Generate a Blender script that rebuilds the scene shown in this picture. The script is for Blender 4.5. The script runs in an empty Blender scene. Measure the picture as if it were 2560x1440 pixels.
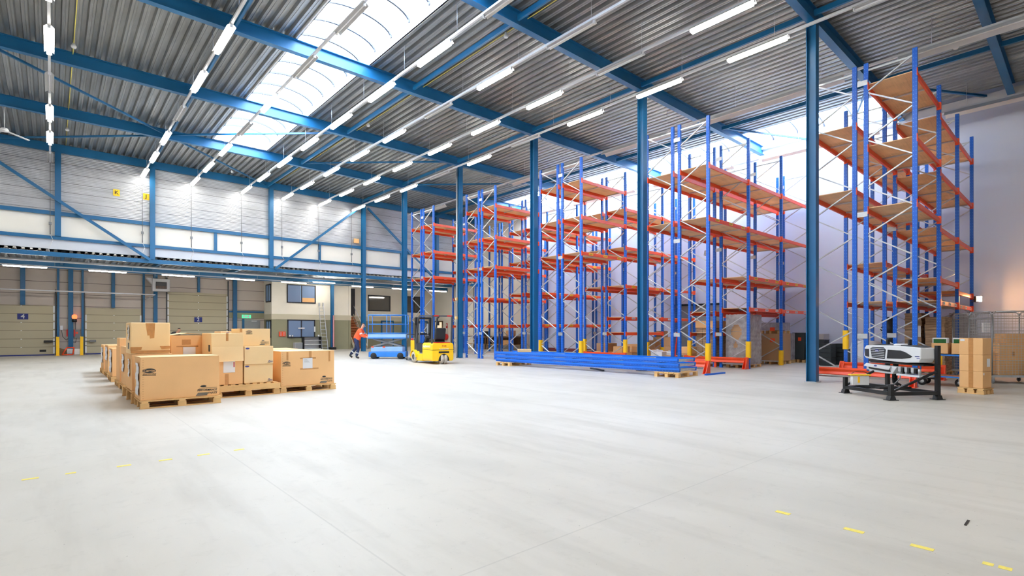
import bpy, bmesh, math, random
from mathutils import Vector, Matrix
R = math.radians
random.seed(7)
sc = bpy.context.scene
COL = sc.collection

# ------------------------------------------------------------------ materials
def lin(c):
    return tuple(((x/255.)/12.92 if x/255. <= .04045 else ((x/255.+.055)/1.055)**2.4) for x in c)

class NT:
    def __init__(s, name):
        s.m = bpy.data.materials.new(name); s.m.use_nodes = True
        s.t = s.m.node_tree; s.n = s.t.nodes; s.l = s.t.links
        s.b = s.n['Principled BSDF']
    def node(s, t, **k):
        x = s.n.new(t)
        for a, v in k.items():
            if a in ('op', 'operation'): x.operation = v
            elif hasattr(x, a): setattr(x, a, v)
        return x
    def math(s, op, a, b=None, c=None):
        x = s.n.new('ShaderNodeMath'); x.operation = op
        for i, v in enumerate((a, b, c)):
            if v is None: continue
            if isinstance(v, (int, float)): x.inputs[i].default_value = v
            else: s.l.new(v, x.inputs[i])
        return x.outputs[0]
    def mix(s, f, a, b):
        x = s.n.new('ShaderNodeMix'); x.data_type = 'RGBA'
        for i, v in ((0, f), (6, a), (7, b)):
            if isinstance(v, (int, float)): x.inputs[i].default_value = v
            elif isinstance(v, tuple): x.inputs[i].default_value = (*v, 1)
            else: s.l.new(v, x.inputs[i])
        return x.outputs[2]
    def noise(s, scale, detail=3, vec=None, rough=.5):
        x = s.n.new('ShaderNodeTexNoise'); x.inputs['Scale'].default_value = scale
        x.inputs['Detail'].default_value = detail; x.inputs['Roughness'].default_value = rough
        if vec is not None: s.l.new(vec, x.inputs['Vector'])
        return x.outputs['Fac']
    def ramp(s, f, a, b):
        x = s.n.new('ShaderNodeMapRange'); s.l.new(f, x.inputs[0])
        x.inputs[1].default_value = a; x.inputs[2].default_value = b
        return x.outputs[0]
    def coord(s, kind='Object', scale=(1, 1, 1)):
        c = s.n.new('ShaderNodeTexCoord'); mp = s.n.new('ShaderNodeMapping')
        mp.inputs['Scale'].default_value = scale
        s.l.new(c.outputs[kind], mp.inputs[0]); return mp.outputs[0]
    def sep(s, v):
        x = s.n.new('ShaderNodeSeparateXYZ'); s.l.new(v, x.inputs[0]); return x.outputs
    def bump(s, h, dist, strength=1.):
        x = s.n.new('ShaderNodeBump'); x.inputs['Distance'].default_value = dist
        x.inputs['Strength'].default_value = strength
        s.l.new(h, x.inputs['Height']); s.l.new(x.outputs[0], s.b.inputs['Normal'])
    def color(s, c):
        if isinstance(c, tuple): s.b.inputs['Base Color'].default_value = (*c, 1)
        else: s.l.new(c, s.b.inputs['Base Color'])

def mat(name, rgb, rough=.5, metal=0., var=.12, scale=3., bump=0., spec=.5):
    n = NT(name); c = lin(rgb)
    n.b.inputs['Roughness'].default_value = rough; n.b.inputs['Metallic'].default_value = metal
    n.b.inputs['Specular IOR Level'].default_value = spec
    if var:
        f = n.noise(scale, 4, n.coord())
        n.color(n.mix(n.ramp(f, .3, .7), tuple(x*(1-var) for x in c), tuple(min(1, x*(1+var)) for x in c)))
    else: n.color(c)
    if bump:
        n.bump(n.noise(scale*8, 3, n.coord()), bump)
    return n.m

def emit(name, rgb, strength):
    n = NT(name); e = n.n.new('ShaderNodeEmission')
    e.inputs[0].default_value = (*rgb, 1); e.inputs[1].default_value = strength
    n.l.new(e.outputs[0], n.n['Material Output'].inputs[0]); return n.m

M = {}
M['steel'] = mat('blue_steel_paint', (18, 94, 140), .42, var=.08, scale=1.2)
M['white_paint'] = mat('white_paint', (232, 234, 236), .45, var=.03)
M['cream'] = mat('cream_plaster', (246, 240, 226), .8, var=.04, scale=.8)
M['olive'] = mat('olive_plaster', (146, 143, 116), .8, var=.05, scale=.8)
M['band'] = mat('sand_plaster', (206, 198, 174), .8, var=.04, scale=.8)
M['grey'] = mat('grey_paint', (120, 122, 126), .5)
M['dgrey'] = mat('dark_grey_paint', (62, 66, 72), .5)
M['black'] = mat('black_paint', (24, 25, 28), .45, var=.2)
M['rubber'] = mat('black_rubber', (30, 30, 32), .8, var=.25)
M['tyre'] = mat('pale_tyre_rubber', (186, 176, 160), .85, var=.2, scale=8)
M['galv'] = mat('galvanised_steel', (196, 200, 204), .38, .55, var=.12, scale=6)
M['alu'] = mat('aluminium', (205, 208, 212), .35, .5, var=.05)
M['orange'] = mat('orange_paint', (236, 78, 32), .4, var=.06)
M['yellow'] = mat('yellow_plastic', (250, 196, 20), .45, var=.05)
M['red'] = mat('red_paint', (196, 34, 30), .4, var=.08)
M['rail_white'] = mat('white_trunking', (226, 228, 232), .35, var=.03)
M['reflector'] = mat('reflector_sheet', (206, 206, 206), .3, .3, var=.05)
M['blue'] = mat('blue_machine_paint', (40, 120, 205), .4, var=.08)
M['lblue'] = mat('pale_blue_paint', (150, 190, 232), .4, var=.05)
M['navy'] = mat('navy_cloth', (34, 44, 78), .9, var=.15, scale=12)
M['hivis'] = mat('orange_cloth', (250, 92, 48), .8, var=.08, scale=12)
M['hivis_band'] = mat('silver_band', (212, 212, 214), .4, var=.03)
M['skin'] = mat('skin', (214, 160, 130), .55, var=.05, scale=20)
M['hair'] = mat('dark_hair', (58, 40, 32), .7, var=.2, scale=40)
M['paper'] = mat('white_paper', (236, 236, 238), .7, var=.02)
M['tape'] = mat('brown_parcel_tape', (190, 134, 78), .28, var=.1, scale=14)
M['ink'] = mat('black_ink', (44, 46, 46), .7, var=.05)
M['greyink'] = mat('grey_ink', (112, 104, 92), .7, var=.05)
M['blueink'] = mat('blue_ink', (58, 66, 140), .6, var=.05)
M['wrap'] = mat('plastic_stretch_wrap', (214, 214, 218), .16, .1, var=.25, scale=5, bump=.04)
M['wrap'].node_tree.nodes['Principled BSDF'].inputs['Alpha'].default_value = .62
M['green'] = mat('green_sheet', (24, 92, 32), .6, var=.15, scale=6)
M['navy_sign'] = mat('navy_sign', (22, 38, 120), .4, var=.03)
M['sign_yellow'] = mat('yellow_sign', (252, 200, 20), .5, var=.02)
M['door_grey'] = mat('grey_door', (142, 144, 144), .5, var=.03)
M['frame_dark'] = mat('dark_window_frame', (36, 38, 48), .5, var=.05)
M['floor_yellow'] = mat('worn_yellow_tape', (238, 220, 104), .7, var=.1, scale=30)
M['stairwood'] = mat('orange_brown_stair_wood', (190, 112, 62), .5, var=.12, scale=4)
M['redbrown'] = mat('red_brown_skirting', (122, 50, 50), .6)
M['tank'] = mat('white_translucent_plastic', (226, 228, 232), .35, var=.03)
M['dark_bin'] = mat('dark_green_grey_plastic', (44, 54, 56), .5, var=.12)
M['exit_green'] = emit('green_exit_panel', (.12, .75, .38), 1.2)
M['tube'] = emit('lit_fluorescent_tube', (1., .95, .86), 44.)
M['tube_low'] = emit('lit_tube_under_canopy', (1., .94, .84), 60.)
M['flood'] = emit('flood_lamp_lens', (1., .48, .18), 420.)
M['beacon'] = emit('red_beacon', (1., .12, .04), 3.5)
M['room_glow'] = emit('doorway_glow', (1., .82, .55), .9)  # glow painted on the door panel for the light beyond

def m_wood(name, rgb, rough=.7, sc_=(1, 14, 14), dark=.62):
    n = NT(name); c = lin(rgb); n.b.inputs['Roughness'].default_value = rough
    f = n.noise(1.6, 5, n.coord('Object', sc_)); g = n.noise(1.1, 2, n.coord())
    a = n.mix(n.ramp(f, .35, .7), tuple(x*dark for x in c), c)
    n.color(n.mix(n.ramp(g, .35, .7), a, tuple(min(1, x*1.12) for x in c)))
    return n.m
M['ply'] = m_wood('plywood_shelf_board', (240, 198, 150), .7, (1.2, 22, 4), .78)
M['pallet'] = m_wood('pallet_wood', (222, 178, 118), .8, (2, 9, 9), .7)
M['brownwood'] = m_wood('dark_brown_wood', (128, 100, 72), .8, (2, 9, 9), .7)

def m_card(name, rgb):
    n = NT(name); c = lin(rgb); n.b.inputs['Roughness'].default_value = .75
    n.b.inputs['Specular IOR Level'].default_value = .25
    f = n.noise(1.3, 3, n.coord()); g = n.noise(40, 2, n.coord('Object', (1, 1, 8)))
    a = n.mix(n.ramp(f, .3, .7), tuple(x*.93 for x in c), tuple(min(1, x*1.04) for x in c))
    n.color(n.mix(n.math('MULTIPLY', n.ramp(g, .4, .8), .12), a, tuple(x*.7 for x in c)))
    return n.m
M['card'] = m_card('cardboard', (234, 184, 128))
M['card_light'] = m_card('pale_cardboard', (243, 208, 156))
M['card_dark'] = m_card('dark_kraft_cardboard', (186, 146, 108))  # darker brown kraft tone

def m_flats():
    n = NT('stacked_cardboard_edges'); n.b.inputs['Roughness'].default_value = .9
    c = n.coord(); z = n.sep(c)[2]
    s = n.noise(1., 3, n.coord('Object', (1.5, 1.5, 42)))
    n.color(n.mix(n.ramp(s, .35, .65), lin((132, 106, 84)), lin((196, 164, 130))))
    n.bump(s, .02); return n.m
M['flats'] = m_flats()

def m_rack(lying=False):
    n = NT('perforated_blue_rack_post'); n.b.inputs['Roughness'].default_value = .38
    uv = n.sep(n.coord('UV')); base = lin((0, 90, 194))
    uv = (uv[1], uv[0]) if lying else uv
    du = n.math('SUBTRACT', n.math('ABSOLUTE', uv[0]), .027)
    fv = n.math('SUBTRACT', n.math('FRACT', n.math('MULTIPLY', uv[1], 10.)), .5)
    dv = n.math('MULTIPLY', fv, .1)
    d = n.math('SQRT', n.math('ADD', n.math('MULTIPLY', du, du), n.math('MULTIPLY', dv, dv)))
    hole = n.math('LESS_THAN', d, .0085)
    n.color(n.mix(hole, base, lin((90, 148, 218)))); return n.m
M['rack'] = m_rack(); M['rack_lying'] = m_rack(True)
M['rackplain'] = mat('blue_rack_paint', (0, 104, 214), .38, var=.05)

def m_clad():     # silver horizontal micro-ribbed cladding
    n = NT('silver_ribbed_cladding'); n.b.inputs['Roughness'].default_value = .36
    n.b.inputs['Metallic'].default_value = .35
    c = n.coord(); z = n.sep(c)[2]
    rib = n.math('SINE', n.math('MULTIPLY', z, 6.2832/.075))
    seam = n.math('LESS_THAN', n.math('FRACT', n.math('MULTIPLY', z, 1/.44)), .035)
    f = n.noise(.6, 3, c)
    st = n.noise(1., 3, n.coord('Object', (.35, 1, 22)))
    a = n.mix(n.ramp(f, .3, .7), lin((176, 180, 186)), lin((206, 210, 216)))
    a = n.mix(n.math('MULTIPLY', n.ramp(st, .45, .8), .35), a, lin((120, 124, 130)))
    n.color(n.mix(seam, a, lin((84, 86, 92))))
    n.bump(rib, .006, .8); return n.m
M['clad'] = m_clad()

def m_panel(name, rgb, pitch, off=0., seamrgb=(110, 100, 94)):
    n = NT(name); n.b.inputs['Roughness'].default_value = .55
    c = n.coord(); z = n.sep(c)[2]; col = lin(rgb)
    fr = n.math('FRACT', n.math('MULTIPLY', n.math('SUBTRACT', z, off), 1/pitch))
    seam = n.math('LESS_THAN', fr, .03/pitch)
    f = n.noise(.5, 3, c)
    a = n.mix(n.ramp(f, .3, .7), tuple(x*.95 for x in col), tuple(min(1, x*1.04) for x in col))
    n.color(n.mix(seam, a, lin(seamrgb)))
    return n.m
M['dockwall'] = m_panel('grey_sandwich_panel', (196, 184, 174), .68, .05)
M['sectional'] = m_panel('beige_sectional_door', (186, 176, 148), .46, 0., (130, 122, 100))
M['upper_panel'] = mat('cream_wall_panel', (246, 244, 236), .6, var=.03, scale=.5)
M['white_sheet'] = mat('white_sheet_cladding', (220, 226, 236), .4, var=.06, scale=.5)
M['wall_sky_cast'] = mat('skylight_cast_wall', (224, 231, 248), .7, var=.03, scale=.25)  # bluish cast of the skylight put into the wall colour
M['wall_hidden'] = mat('grey_wall_panel', (190, 190, 192), .7, var=.03, scale=.25)

def m_deck():
    n = NT('galvanised_roof_deck'); n.b.inputs['Roughness'].default_value = .34
    n.b.inputs['Metallic'].default_value = .7
    c = n.coord('Object', (1, .25, 1)); f = n.noise(2.2, 5, c, .65); g = n.noise(.3, 2, n.coord())
    a = n.mix(n.ramp(f, .3, .75), lin((146, 148, 148)), lin((182, 184, 184)))
    n.color(n.mix(n.math('MULTIPLY', n.ramp(g, .4, .7), .2), a, lin((130, 130, 128))))
    return n.m
M['deck'] = m_deck()

def m_floor():
    n = NT('polished_concrete_floor')
    c = n.coord(); xyz = n.sep(c)
    big = n.noise(.16, 4, c, .6)
    warp = n.noise(.35, 4, n.coord('Object', (1, .45, 1)), .6)
    fine = n.noise(6, 6, c, .7); strk = n.noise(1.4, 5, n.coord('Object', (1.5, .22, 1)), .6)
    a = n.mix(n.ramp(big, .35, .65), lin((194, 188, 176)), lin((210, 205, 196)))
    a = n.mix(n.math('MULTIPLY', n.ramp(warp, .5, .66), .6), a, lin((178, 173, 163)))
    a = n.mix(n.math('MULTIPLY', n.ramp(strk, .5, .75), .5), a, lin((168, 162, 150)))
    a = n.mix(n.math('MULTIPLY', n.ramp(fine, .55, .85), .25), a, lin((130, 126, 116)))
    spk = n.noise(38, 2, c)
    a = n.mix(n.math('MULTIPLY', n.ramp(spk, .735, .76), .5), a, lin((90, 86, 80)))
    # saw-cut joints every 5.4 m both ways
    jx = n.math('LESS_THAN', n.math('ABSOLUTE', n.math('SUBTRACT', n.math('FRACT', n.math('MULTIPLY', n.math('ADD', xyz[0], 1.2), 1/5.41)), .5)), .0012)
    jy = n.math('LESS_THAN', n.math('ABSOLUTE', n.math('SUBTRACT', n.math('FRACT', n.math('MULTIPLY', n.math('ADD', xyz[1], .3), 1/5.41)), .5)), .0012)
    j = n.math('MAXIMUM', jx, jy)
    a = n.mix(n.math('MULTIPLY', j, .2), a, lin((122, 119, 112)))
    n.color(a)
    r = n.n.new('ShaderNodeMapRange'); n.l.new(warp, r.inputs[0])
    r.inputs[3].default_value = .34; r.inputs[4].default_value = .58
    n.l.new(r.outputs[0], n.b.inputs['Roughness'])
    n.b.inputs['Specular IOR Level'].default_value = .35
    return n.m
M['floor'] = m_floor()

def m_glass(name, rgb, rough=.05, alpha=.35):
    n = NT(name); n.b.inputs['Base Color'].default_value = (*lin(rgb), 1)
    n.b.inputs['Roughness'].default_value = rough; n.b.inputs['Alpha'].default_value = alpha
    n.b.inputs['Specular IOR Level'].default_value = .9
    return n.m
M['pane'] = m_glass('blue_grey_window_pane', (140, 164, 200), .06, .8)
M['pane_dark'] = m_glass('dark_window_pane', (84, 82, 76), .06, .85)
M['film'] = m_glass('clear_plastic_film', (220, 222, 226), .2, .35)

def m_dome():
    n = NT('translucent_skylight_sheet')
    t = n.n.new('ShaderNodeBsdfTransparent'); t.inputs[0].default_value = (.97, .99, 1, 1)
    l = n.n.new('ShaderNodeBsdfTranslucent'); l.inputs[0].default_value = (.95, .97, 1, 1)
    x = n.n.new('ShaderNodeMixShader'); x.inputs[0].default_value = .88
    n.l.new(t.outputs[0], x.inputs[1]); n.l.new(l.outputs[0], x.inputs[2])
    n.l.new(x.outputs[0], n.n['Material Output'].inputs[0]); return n.m
M['dome'] = m_dome()

# ------------------------------------------------------------------ mesh builder
class MB:
    def __init__(s): s.v = []; s.f = []; s.uv = []; s.mi = []; s.sm = []
    def face(s, pts, m=0, uv=None, smooth=False):
        i = len(s.v); s.v += [tuple(p) for p in pts]
        s.f.append(tuple(range(i, i+len(pts)))); s.mi.append(m); s.sm.append(smooth)
        s.uv.append(uv or [(0, 0)]*len(pts)); return s
    def box(s, x0, x1, y0, y1, z0, z1, m=0, T=None):
        P = [Vector((x, y, z)) for x in (x0, x1) for y in (y0, y1) for z in (z0, z1)]
        xc, yc = (x0+x1)/2, (y0+y1)/2
        F = [((0, 1, 3, 2), 'x'), ((6, 7, 5, 4), 'x'), ((4, 5, 1, 0), 'y'), ((2, 3, 7, 6), 'y'), ((1, 5, 7, 3), 'z'), ((0, 2, 6, 4), 'z')]
        Q = [T @ p for p in P] if T else P
        i = len(s.v); s.v += [tuple(q) for q in Q]
        for f, ax in F:
            s.f.append(tuple(i+k for k in f)); s.mi.append(m); s.sm.append(False)
            if ax == 'x': s.uv.append([(P[k].y-yc, P[k].z) for k in f])
            elif ax == 'y': s.uv.append([(P[k].x-xc, P[k].z) for k in f])
            else: s.uv.append([(P[k].x-xc, P[k].y) for k in f])
        return s
    def bar(s, p, q, w, h, m=0, up=(0, 0, 1)):
        p, q = Vector(p), Vector(q); d = q-p; L = d.length; d.normalize()
        up = Vector(up)
        if abs(d.dot(up)) > .98: up = Vector((0, 1, 0))
        x = d.cross(up).normalized(); z = x.cross(d).normalized()
        T = Matrix(((x.x, d.x, z.x, p.x), (x.y, d.y, z.y, p.y), (x.z, d.z, z.z, p.z), (0, 0, 0, 1)))
        return s.box(-w/2, w/2, 0, L, -h/2, h/2, m, T)
    def cyl(s, p, q, r, m=0, n=14, r2=None, caps=True, smooth=True):
        p, q = Vector(p), Vector(q); d = (q-p).normalized(); r2 = r if r2 is None else r2
        a = d.orthogonal().normalized(); b = d.cross(a)
        i = len(s.v)
        for k in range(n):
            t = 2*math.pi*k/n; o = a*math.cos(t)+b*math.sin(t)
            s.v.append(tuple(p+o*r)); s.v.append(tuple(q+o*r2))
        for k in range(n):
            j = (k+1) % n
            s.f.append((i+2*k, i+2*j, i+2*j+1, i+2*k+1)); s.mi.append(m); s.sm.append(smooth)
            s.uv.append([(k/n, 0), ((k+1)/n, 0), ((k+1)/n, 1), (k/n, 1)])
        if caps:
            s.f.append(tuple(i+2*k for k in range(n))[::-1]); s.mi.append(m); s.sm.append(False); s.uv.append([(0, 0)]*n)
            s.f.append(tuple(i+2*k+1 for k in range(n))); s.mi.append(m); s.sm.append(False); s.uv.append([(0, 0)]*n)
        return s
    def tube(s, pts, r, m=0, n=8):
        for a, b in zip(pts[:-1], pts[1:]): s.cyl(a, b, r, m, n)
        return s
    def lathe(s, prof, c=(0, 0, 0), axis='z', n=20, m=0):
        i = len(s.v); c = Vector(c)
        for r, z in prof:
            for k in range(n):
                t = 2*math.pi*k/n; a, b = r*math.cos(t), r*math.sin(t)
                p = {'z': (a, b, z), 'x': (z, a, b), 'y': (a, z, b)}[axis]
                s.v.append(tuple(c+Vector(p)))
        for j in range(len(prof)-1):
            for k in range(n):
                k2 = (k+1) % n
                s.f.append((i+j*n+k, i+j*n+k2, i+(j+1)*n+k2, i+(j+1)*n+k)); s.mi.append(m); s.sm.append(True); s.uv.append([(0, 0)]*4)
        return s
    def prism(s, pts, axis, a0, a1, m=0):
        # pts in the plane normal to axis: x->(y,z) y->(x,z) z->(x,y)
        def mk(p, a): return {'x': (a, p[0], p[1]), 'y': (p[0], a, p[1]), 'z': (p[0], p[1], a)}[axis]
        i = len(s.v); n = len(pts)
        s.v += [mk(p, a0) for p in pts]+[mk(p, a1) for p in pts]
        for k in range(n):
            j = (k+1) % n
            s.f.append((i+k, i+j, i+n+j, i+n+k)); s.mi.append(m); s.sm.append(False); s.uv.append([(0, 0)]*4)
        s.f.append(tuple(range(i, i+n))[::-1]); s.f.append(tuple(range(i+n, i+2*n)))
        for _ in (0, 1): s.mi.append(m); s.sm.append(False); s.uv.append([(0, 0)]*n)
        return s
    def build(s, name, mats, parent=None, bevel=0., kind=None, label=None, seg=2):
        me = bpy.data.meshes.new(name); me.from_pydata(s.v, [], s.f)
        if not isinstance(mats, (list, tuple)): mats = [mats]
        for x in mats: me.materials.append(M[x])
        uvl = me.uv_layers.new(name='UVMap')
        k = 0
        for pi, p in enumerate(me.polygons):
            p.material_index = s.mi[pi]; p.use_smooth = s.sm[pi]
            for u in s.uv[pi]:
                uvl.data[k].uv = u; k += 1
        bm = bmesh.new(); bm.from_mesh(me); bmesh.ops.recalc_face_normals(bm, faces=bm.faces); bm.to_mesh(me); bm.free()
        o = bpy.data.objects.new(name, me); COL.objects.link(o)
        if parent: o.parent = parent
        if bevel:
            b = o.modifiers.new('bevel', 'BEVEL'); b.width = bevel; b.segments = seg; b.limit_method = 'ANGLE'
        if kind: o['kind'] = kind
        if label: o['label'] = label
        return o

def thing(name, label, cat, loc=(0, 0, 0), rz=0., group=None):
    o = bpy.data.objects.new(name, None); COL.objects.link(o)
    o.location = loc; o.rotation_euler = (0, 0, rz); o.empty_display_size = .2
    o['label'] = label; o['category'] = cat
    if group: o['group'] = group
    return o
def tag(o, label, cat, group=None):
    o['label'] = label; o['category'] = cat
    if group: o['group'] = group
    return o
def copy_tree(o, parent=None):
    kids = [c for c in COL.objects if c.parent == o]
    c = o.copy(); COL.objects.link(c)
    if parent: c.parent = parent
    for k in kids: copy_tree(k, c)
    return c
def put(o, loc, rz, label, group=None):
    o.location = loc; o.rotation_euler = (0, 0, rz); o['label'] = label
    if group: o['group'] = group
    return o

def text(s, size, loc, rot, m, parent, name='lettering', shear=0., sx=1., align='CENTER', ext=.0008, bold=.015):
    cu = bpy.data.curves.new(name, 'FONT'); cu.body = s; cu.size = size; cu.shear = shear
    cu.align_x = align; cu.align_y = 'CENTER'; cu.extrude = ext; cu.offset = size*bold; cu.resolution_u = 3
    t = bpy.data.objects.new(name, cu); COL.objects.link(t)
    bpy.context.view_layer.update()
    me = bpy.data.meshes.new_from_object(t.evaluated_get(bpy.context.evaluated_depsgraph_get()))
    me.materials.clear(); me.materials.append(M[m])
    bpy.data.objects.remove(t)
    o = bpy.data.objects.new(name, me); COL.objects.link(o); o.parent = parent
    o.location = loc; o.rotation_euler = rot; o.scale = (sx, 1, 1)
    return o
FRONT = (R(90), 0, 0)                 # reads from -Y
LEFT = (R(90), 0, R(-90))             # reads from -X

# ------------------------------------------------------------------ camera
th = math.atan(1151/1295.)
cam = bpy.data.objects.new('camera', bpy.data.cameras.new('camera')); COL.objects.link(cam)
cam.location = (0, 0, 1.40)
cam.rotation_euler = (R(90), 0, -th)
cam.data.sensor_width = 36; cam.data.lens = 1295/2560*36
cam.data.shift_y = (826-720)/2560.; cam.data.clip_end = 300; cam.data.clip_start = .05
sc.camera = cam
# B direction is +X (to the right wall), A direction is +Y (to the back wall).

# ------------------------------------------------------------------ constants
ZR = 10.1                             # roof deck underside
BY = [1.95, 5.08, 10.49, 15.91, 21.32, 26.78]     # roof beam lines
XW = 25.4
ord_ = ['first', 'second', 'third', 'fourth', 'fifth', 'sixth', 'seventh', 'eighth', 'ninth', 'tenth', 'eleventh', 'twelfth']

# ================================================================== SETTING
def struct(mb, name, mats, **k): return mb.build(name, mats, kind='structure', **k)

f = MB(); f.box(-9.2, XW+.3, -12.2, 40.6, -.2, 0); struct(f, 'floor', 'floor')

# roof deck: trapezoidal corrugation, ribs along Y
def deck_patch(x0, x1, y0, y1, zb=ZR, name='ceiling', pitch=.277):
    mb = MB(); prof = []; x = x0
    while x < x1:
        for dx, z in ((0, 0), (.045, 0), (.052, .012), (.068, .012), (.075, 0), (.12, 0), (.150, .105), (.247, .105)):
            if x+dx < x1: prof.append((x+dx, zb+z))
        x += pitch
    prof.append((x1, zb))
    for a, b in zip(prof[:-1], prof[1:]):
        mb.face([(a[0], y0, a[1]), (b[0], y0, b[1]), (b[0], y1, b[1]), (a[0], y1, a[1])])
    return struct(mb, name, 'deck')
YS0, YS1 = 5.2, 26.6                 # skylight extent in Y
SLX0, SLX1 = 5.5, 7.78                # left skylight
SRX0, SRX1 = 22.95, 25.38             # right skylight
deck_patch(-9.2, SLX0, -12.2, 32.5)
deck_patch(SLX0, SLX1, YS1, 32.5); deck_patch(SLX0, SLX1, -12.2, YS0)
deck_patch(SLX1, SRX0, -12.2, 32.5)
deck_patch(SRX0, XW+.2, YS1, 32.5); deck_patch(SRX0, XW+.2, -12.2, YS0)

def skylight(x0, x1, n, arc):
    mb = MB()                         # curb
    for a, b in ((x0-.06, x0), (x1, x1+.06)): mb.box(a, b, YS0-.06, YS1+.06, ZR, ZR+.3)
    for a, b in ((YS0-.06, YS0), (YS1, YS1+.06)): mb.box(x0-.06, x1+.06, a, b, ZR, ZR+.3)
    root = struct(mb, 'window_%d' % n, 'white_paint')
    d = MB(); N = 16; w = (x1-x0)/2; xc = (x0+x1)/2
    P = [(xc-w*math.cos(math.pi*k/N), ZR+.3+arc*math.sin(math.pi*k/N)) for k in range(N+1)]
    for a, b in zip(P[:-1], P[1:]):
        d.face([(a[0], YS0, a[1]), (b[0], YS0, b[1]), (b[0], YS1, b[1]), (a[0], YS1, a[1])])
    d.face([(p[0], YS1, p[1]) for p in P]); d.face([(p[0], YS0, p[1]) for p in P])
    d.build('skylight_sheet', 'dome', root)
    y = YS0+.55
    while y < YS1:
        r_ = MB()
        for a, b in zip(P[:-1], P[1:]): r_.bar((a[0], y, a[1]-.045), (b[0], y, b[1]-.045), .06, .07)
        r_.build('rib', 'frame_dark', root); y += 1.07
skylight(SLX0, SLX1, 1, .42)
skylight(SRX0, SRX1, 2, .3)
for x0, x1, nm in ((SLX0, SLX1, 'a'), (SRX0, SRX1, 'b')):
    L = bpy.data.lights.new('skylight_portal', 'AREA'); L.shape = 'RECTANGLE'; L.size = x1-x0+.2; L.size_y = YS1-YS0+.2
    L.cycles.is_portal = True
    o = bpy.data.objects.new('skylight_portal', L); COL.objects.link(o); o.location = ((x0+x1)/2, (YS0+YS1)/2, ZR+.8)

# walls
w = MB(); w.box(XW, XW+.25, -12.2, 26.4, 0, 10.6); wr = struct(w, 'wall_right', 'wall_sky_cast')
w = MB(); w.box(XW, XW+.25, 26.4, 40.6, 0, 10.6); struct(w, 'wall_right.001', ['cream'])  # same wall paint; warm canopy light put in as cream
w = MB(); w.box(XW-.02, XW, -12.2, 26.4, 0, .22); struct(w, 'baseboard_right', 'redbrown')
w = MB(); w.box(-9.4, -9.2, -12.2, 40.6, 0, 10.6); struct(w, 'wall_left', 'wall_hidden')
w = MB(); w.box(-9.4, XW+.25, -12.4, -12.2, 0, 10.6); struct(w, 'wall_front', 'wall_hidden')
YB = 32.30
w = MB(); w.box(-9.2, XW, YB, YB+.2, 6.84, 10.6); struct(w, 'wall_back', 'clad')
w = MB(); w.box(-9.2, XW, YB, YB+.2, 5.68, 6.84); struct(w, 'wall_back.001', 'upper_panel')
w = MB(); w.box(-9.2, XW, YB-.01, YB+.2, 5.2, 5.68); struct(w, 'wall_back.002', 'white_sheet')
# eaves capping along the right wall under the skylight
w = MB(); w.box(XW-.14, XW, -12, 32, 9.62, 9.95); struct(w, 'trim_1', 'white_paint')
w = MB(); w.box(XW-.3, XW-.04, YS0, YS1, 9.95, 10.1); struct(w, 'trim_2', 'white_sheet')
# soffit of the low canopy bay
deck_patch(-9.2, XW, YB-.12, 39.6, 5.06, 'ceiling', .277)
w = MB(); w.box(-9.2, XW, YB+.1, 39.7, 5.2, 5.3); struct(w, 'ceiling', 'white_sheet')
# dock wall, low
YD = 39.1
w = MB(); w.box(-9.2, 11.3, YD, YD+.2, 0, 5.3); struct(w, 'wall_dock', 'dockwall')
# office block 1 (plaster box)
OY = 37.4
def office_panel(x0, x1, y0, y1, nm):
    a = MB(); a.box(x0, x1, y0, y1, 2.53, 5.06); a_ = struct(a, nm, 'cream')
    b = MB(); b.box(x0, x1, y0, y1, 0, 2.16); struct(b, nm, 'olive')
    c = MB(); c.box(x0-.02, x1+.02, y0-.02, y1+.02, 2.16, 2.53); struct(c, nm, 'band')
office_panel(11.25, 16.75, OY, YD+.1, 'wall_office')
office_panel(17.0, XW, 39.5, 39.75, 'wall_office')
office_panel(16.77, 16.93, OY, 39.49, 'wall_office')
d = MB(); d.box(17.3, 18.2, 39.44, 39.49, 2.56, 4.75); struct(d, 'door_9', 'frame_dark')  # dark panel put in for the dark gap at the stair top
w = MB(); w.box(16.75, 17.1, 39.9, 40, 0, 5.06); struct(w, 'wall_office', 'olive')

def window(n, x0, x1, z0, z1, y, panes=2, glass='pane', split=None, frame='frame_dark'):
    fr = MB(); t = .07
    fr.box(x0, x1, y-.06, y+.0, z0, z0+t); fr.box(x0, x1, y-.06, y, z1-t, z1)
    fr.box(x0, x0+t, y-.06, y, z0, z1); fr.box(x1-t, x1, y-.06, y, z0, z1)
    if panes == 2:
        xm = (x0+x1)/2; fr.box(xm-t/2, xm+t/2, y-.06, y, z0, z1)
    r_ = struct(fr, 'window_%d' % n, frame)
    g = MB(); g.box(x0+t, x1-t, y-.03, y-.02, z0+t, z1-t); g.build('pane', glass, r_)
    return r_
w3 = window(3, 12.24, 14.25, 3.33, 4.63, OY-.001)
mb = MB(); mb.box(13.3, 14.16, OY-.05, OY-.035, 3.41, 3.72); mb.build('cardboard_sheet', 'card', w3, label='brown cardboard sheet behind the glass')
mb = MB(); mb.box(13.17, 13.2, OY-.062, OY-.05, 3.4, 4.56); mb.build('pale_stripe', 'lblue', w3)
w4 = window(4, 12.28, 14.2, .88, 2.16, OY-.001)
mb = MB(); mb.box(13.0, 13.45, OY-.075, OY-.06, 1.5, 1.6); mb.build('notice', 'paper', w4)
mb = MB(); mb.box(14.12, 14.22, OY-.075, OY-.06, 1.3, 1.68); mb.build('notice', 'paper', w4)
window(5, 19.35, 21.35, 3.0, 4.3, 39.499, 1, 'pane_dark')
window(6, 22.75, 24.6, 2.95, 4.35, 39.499, 2, 'pane_dark')
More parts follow.
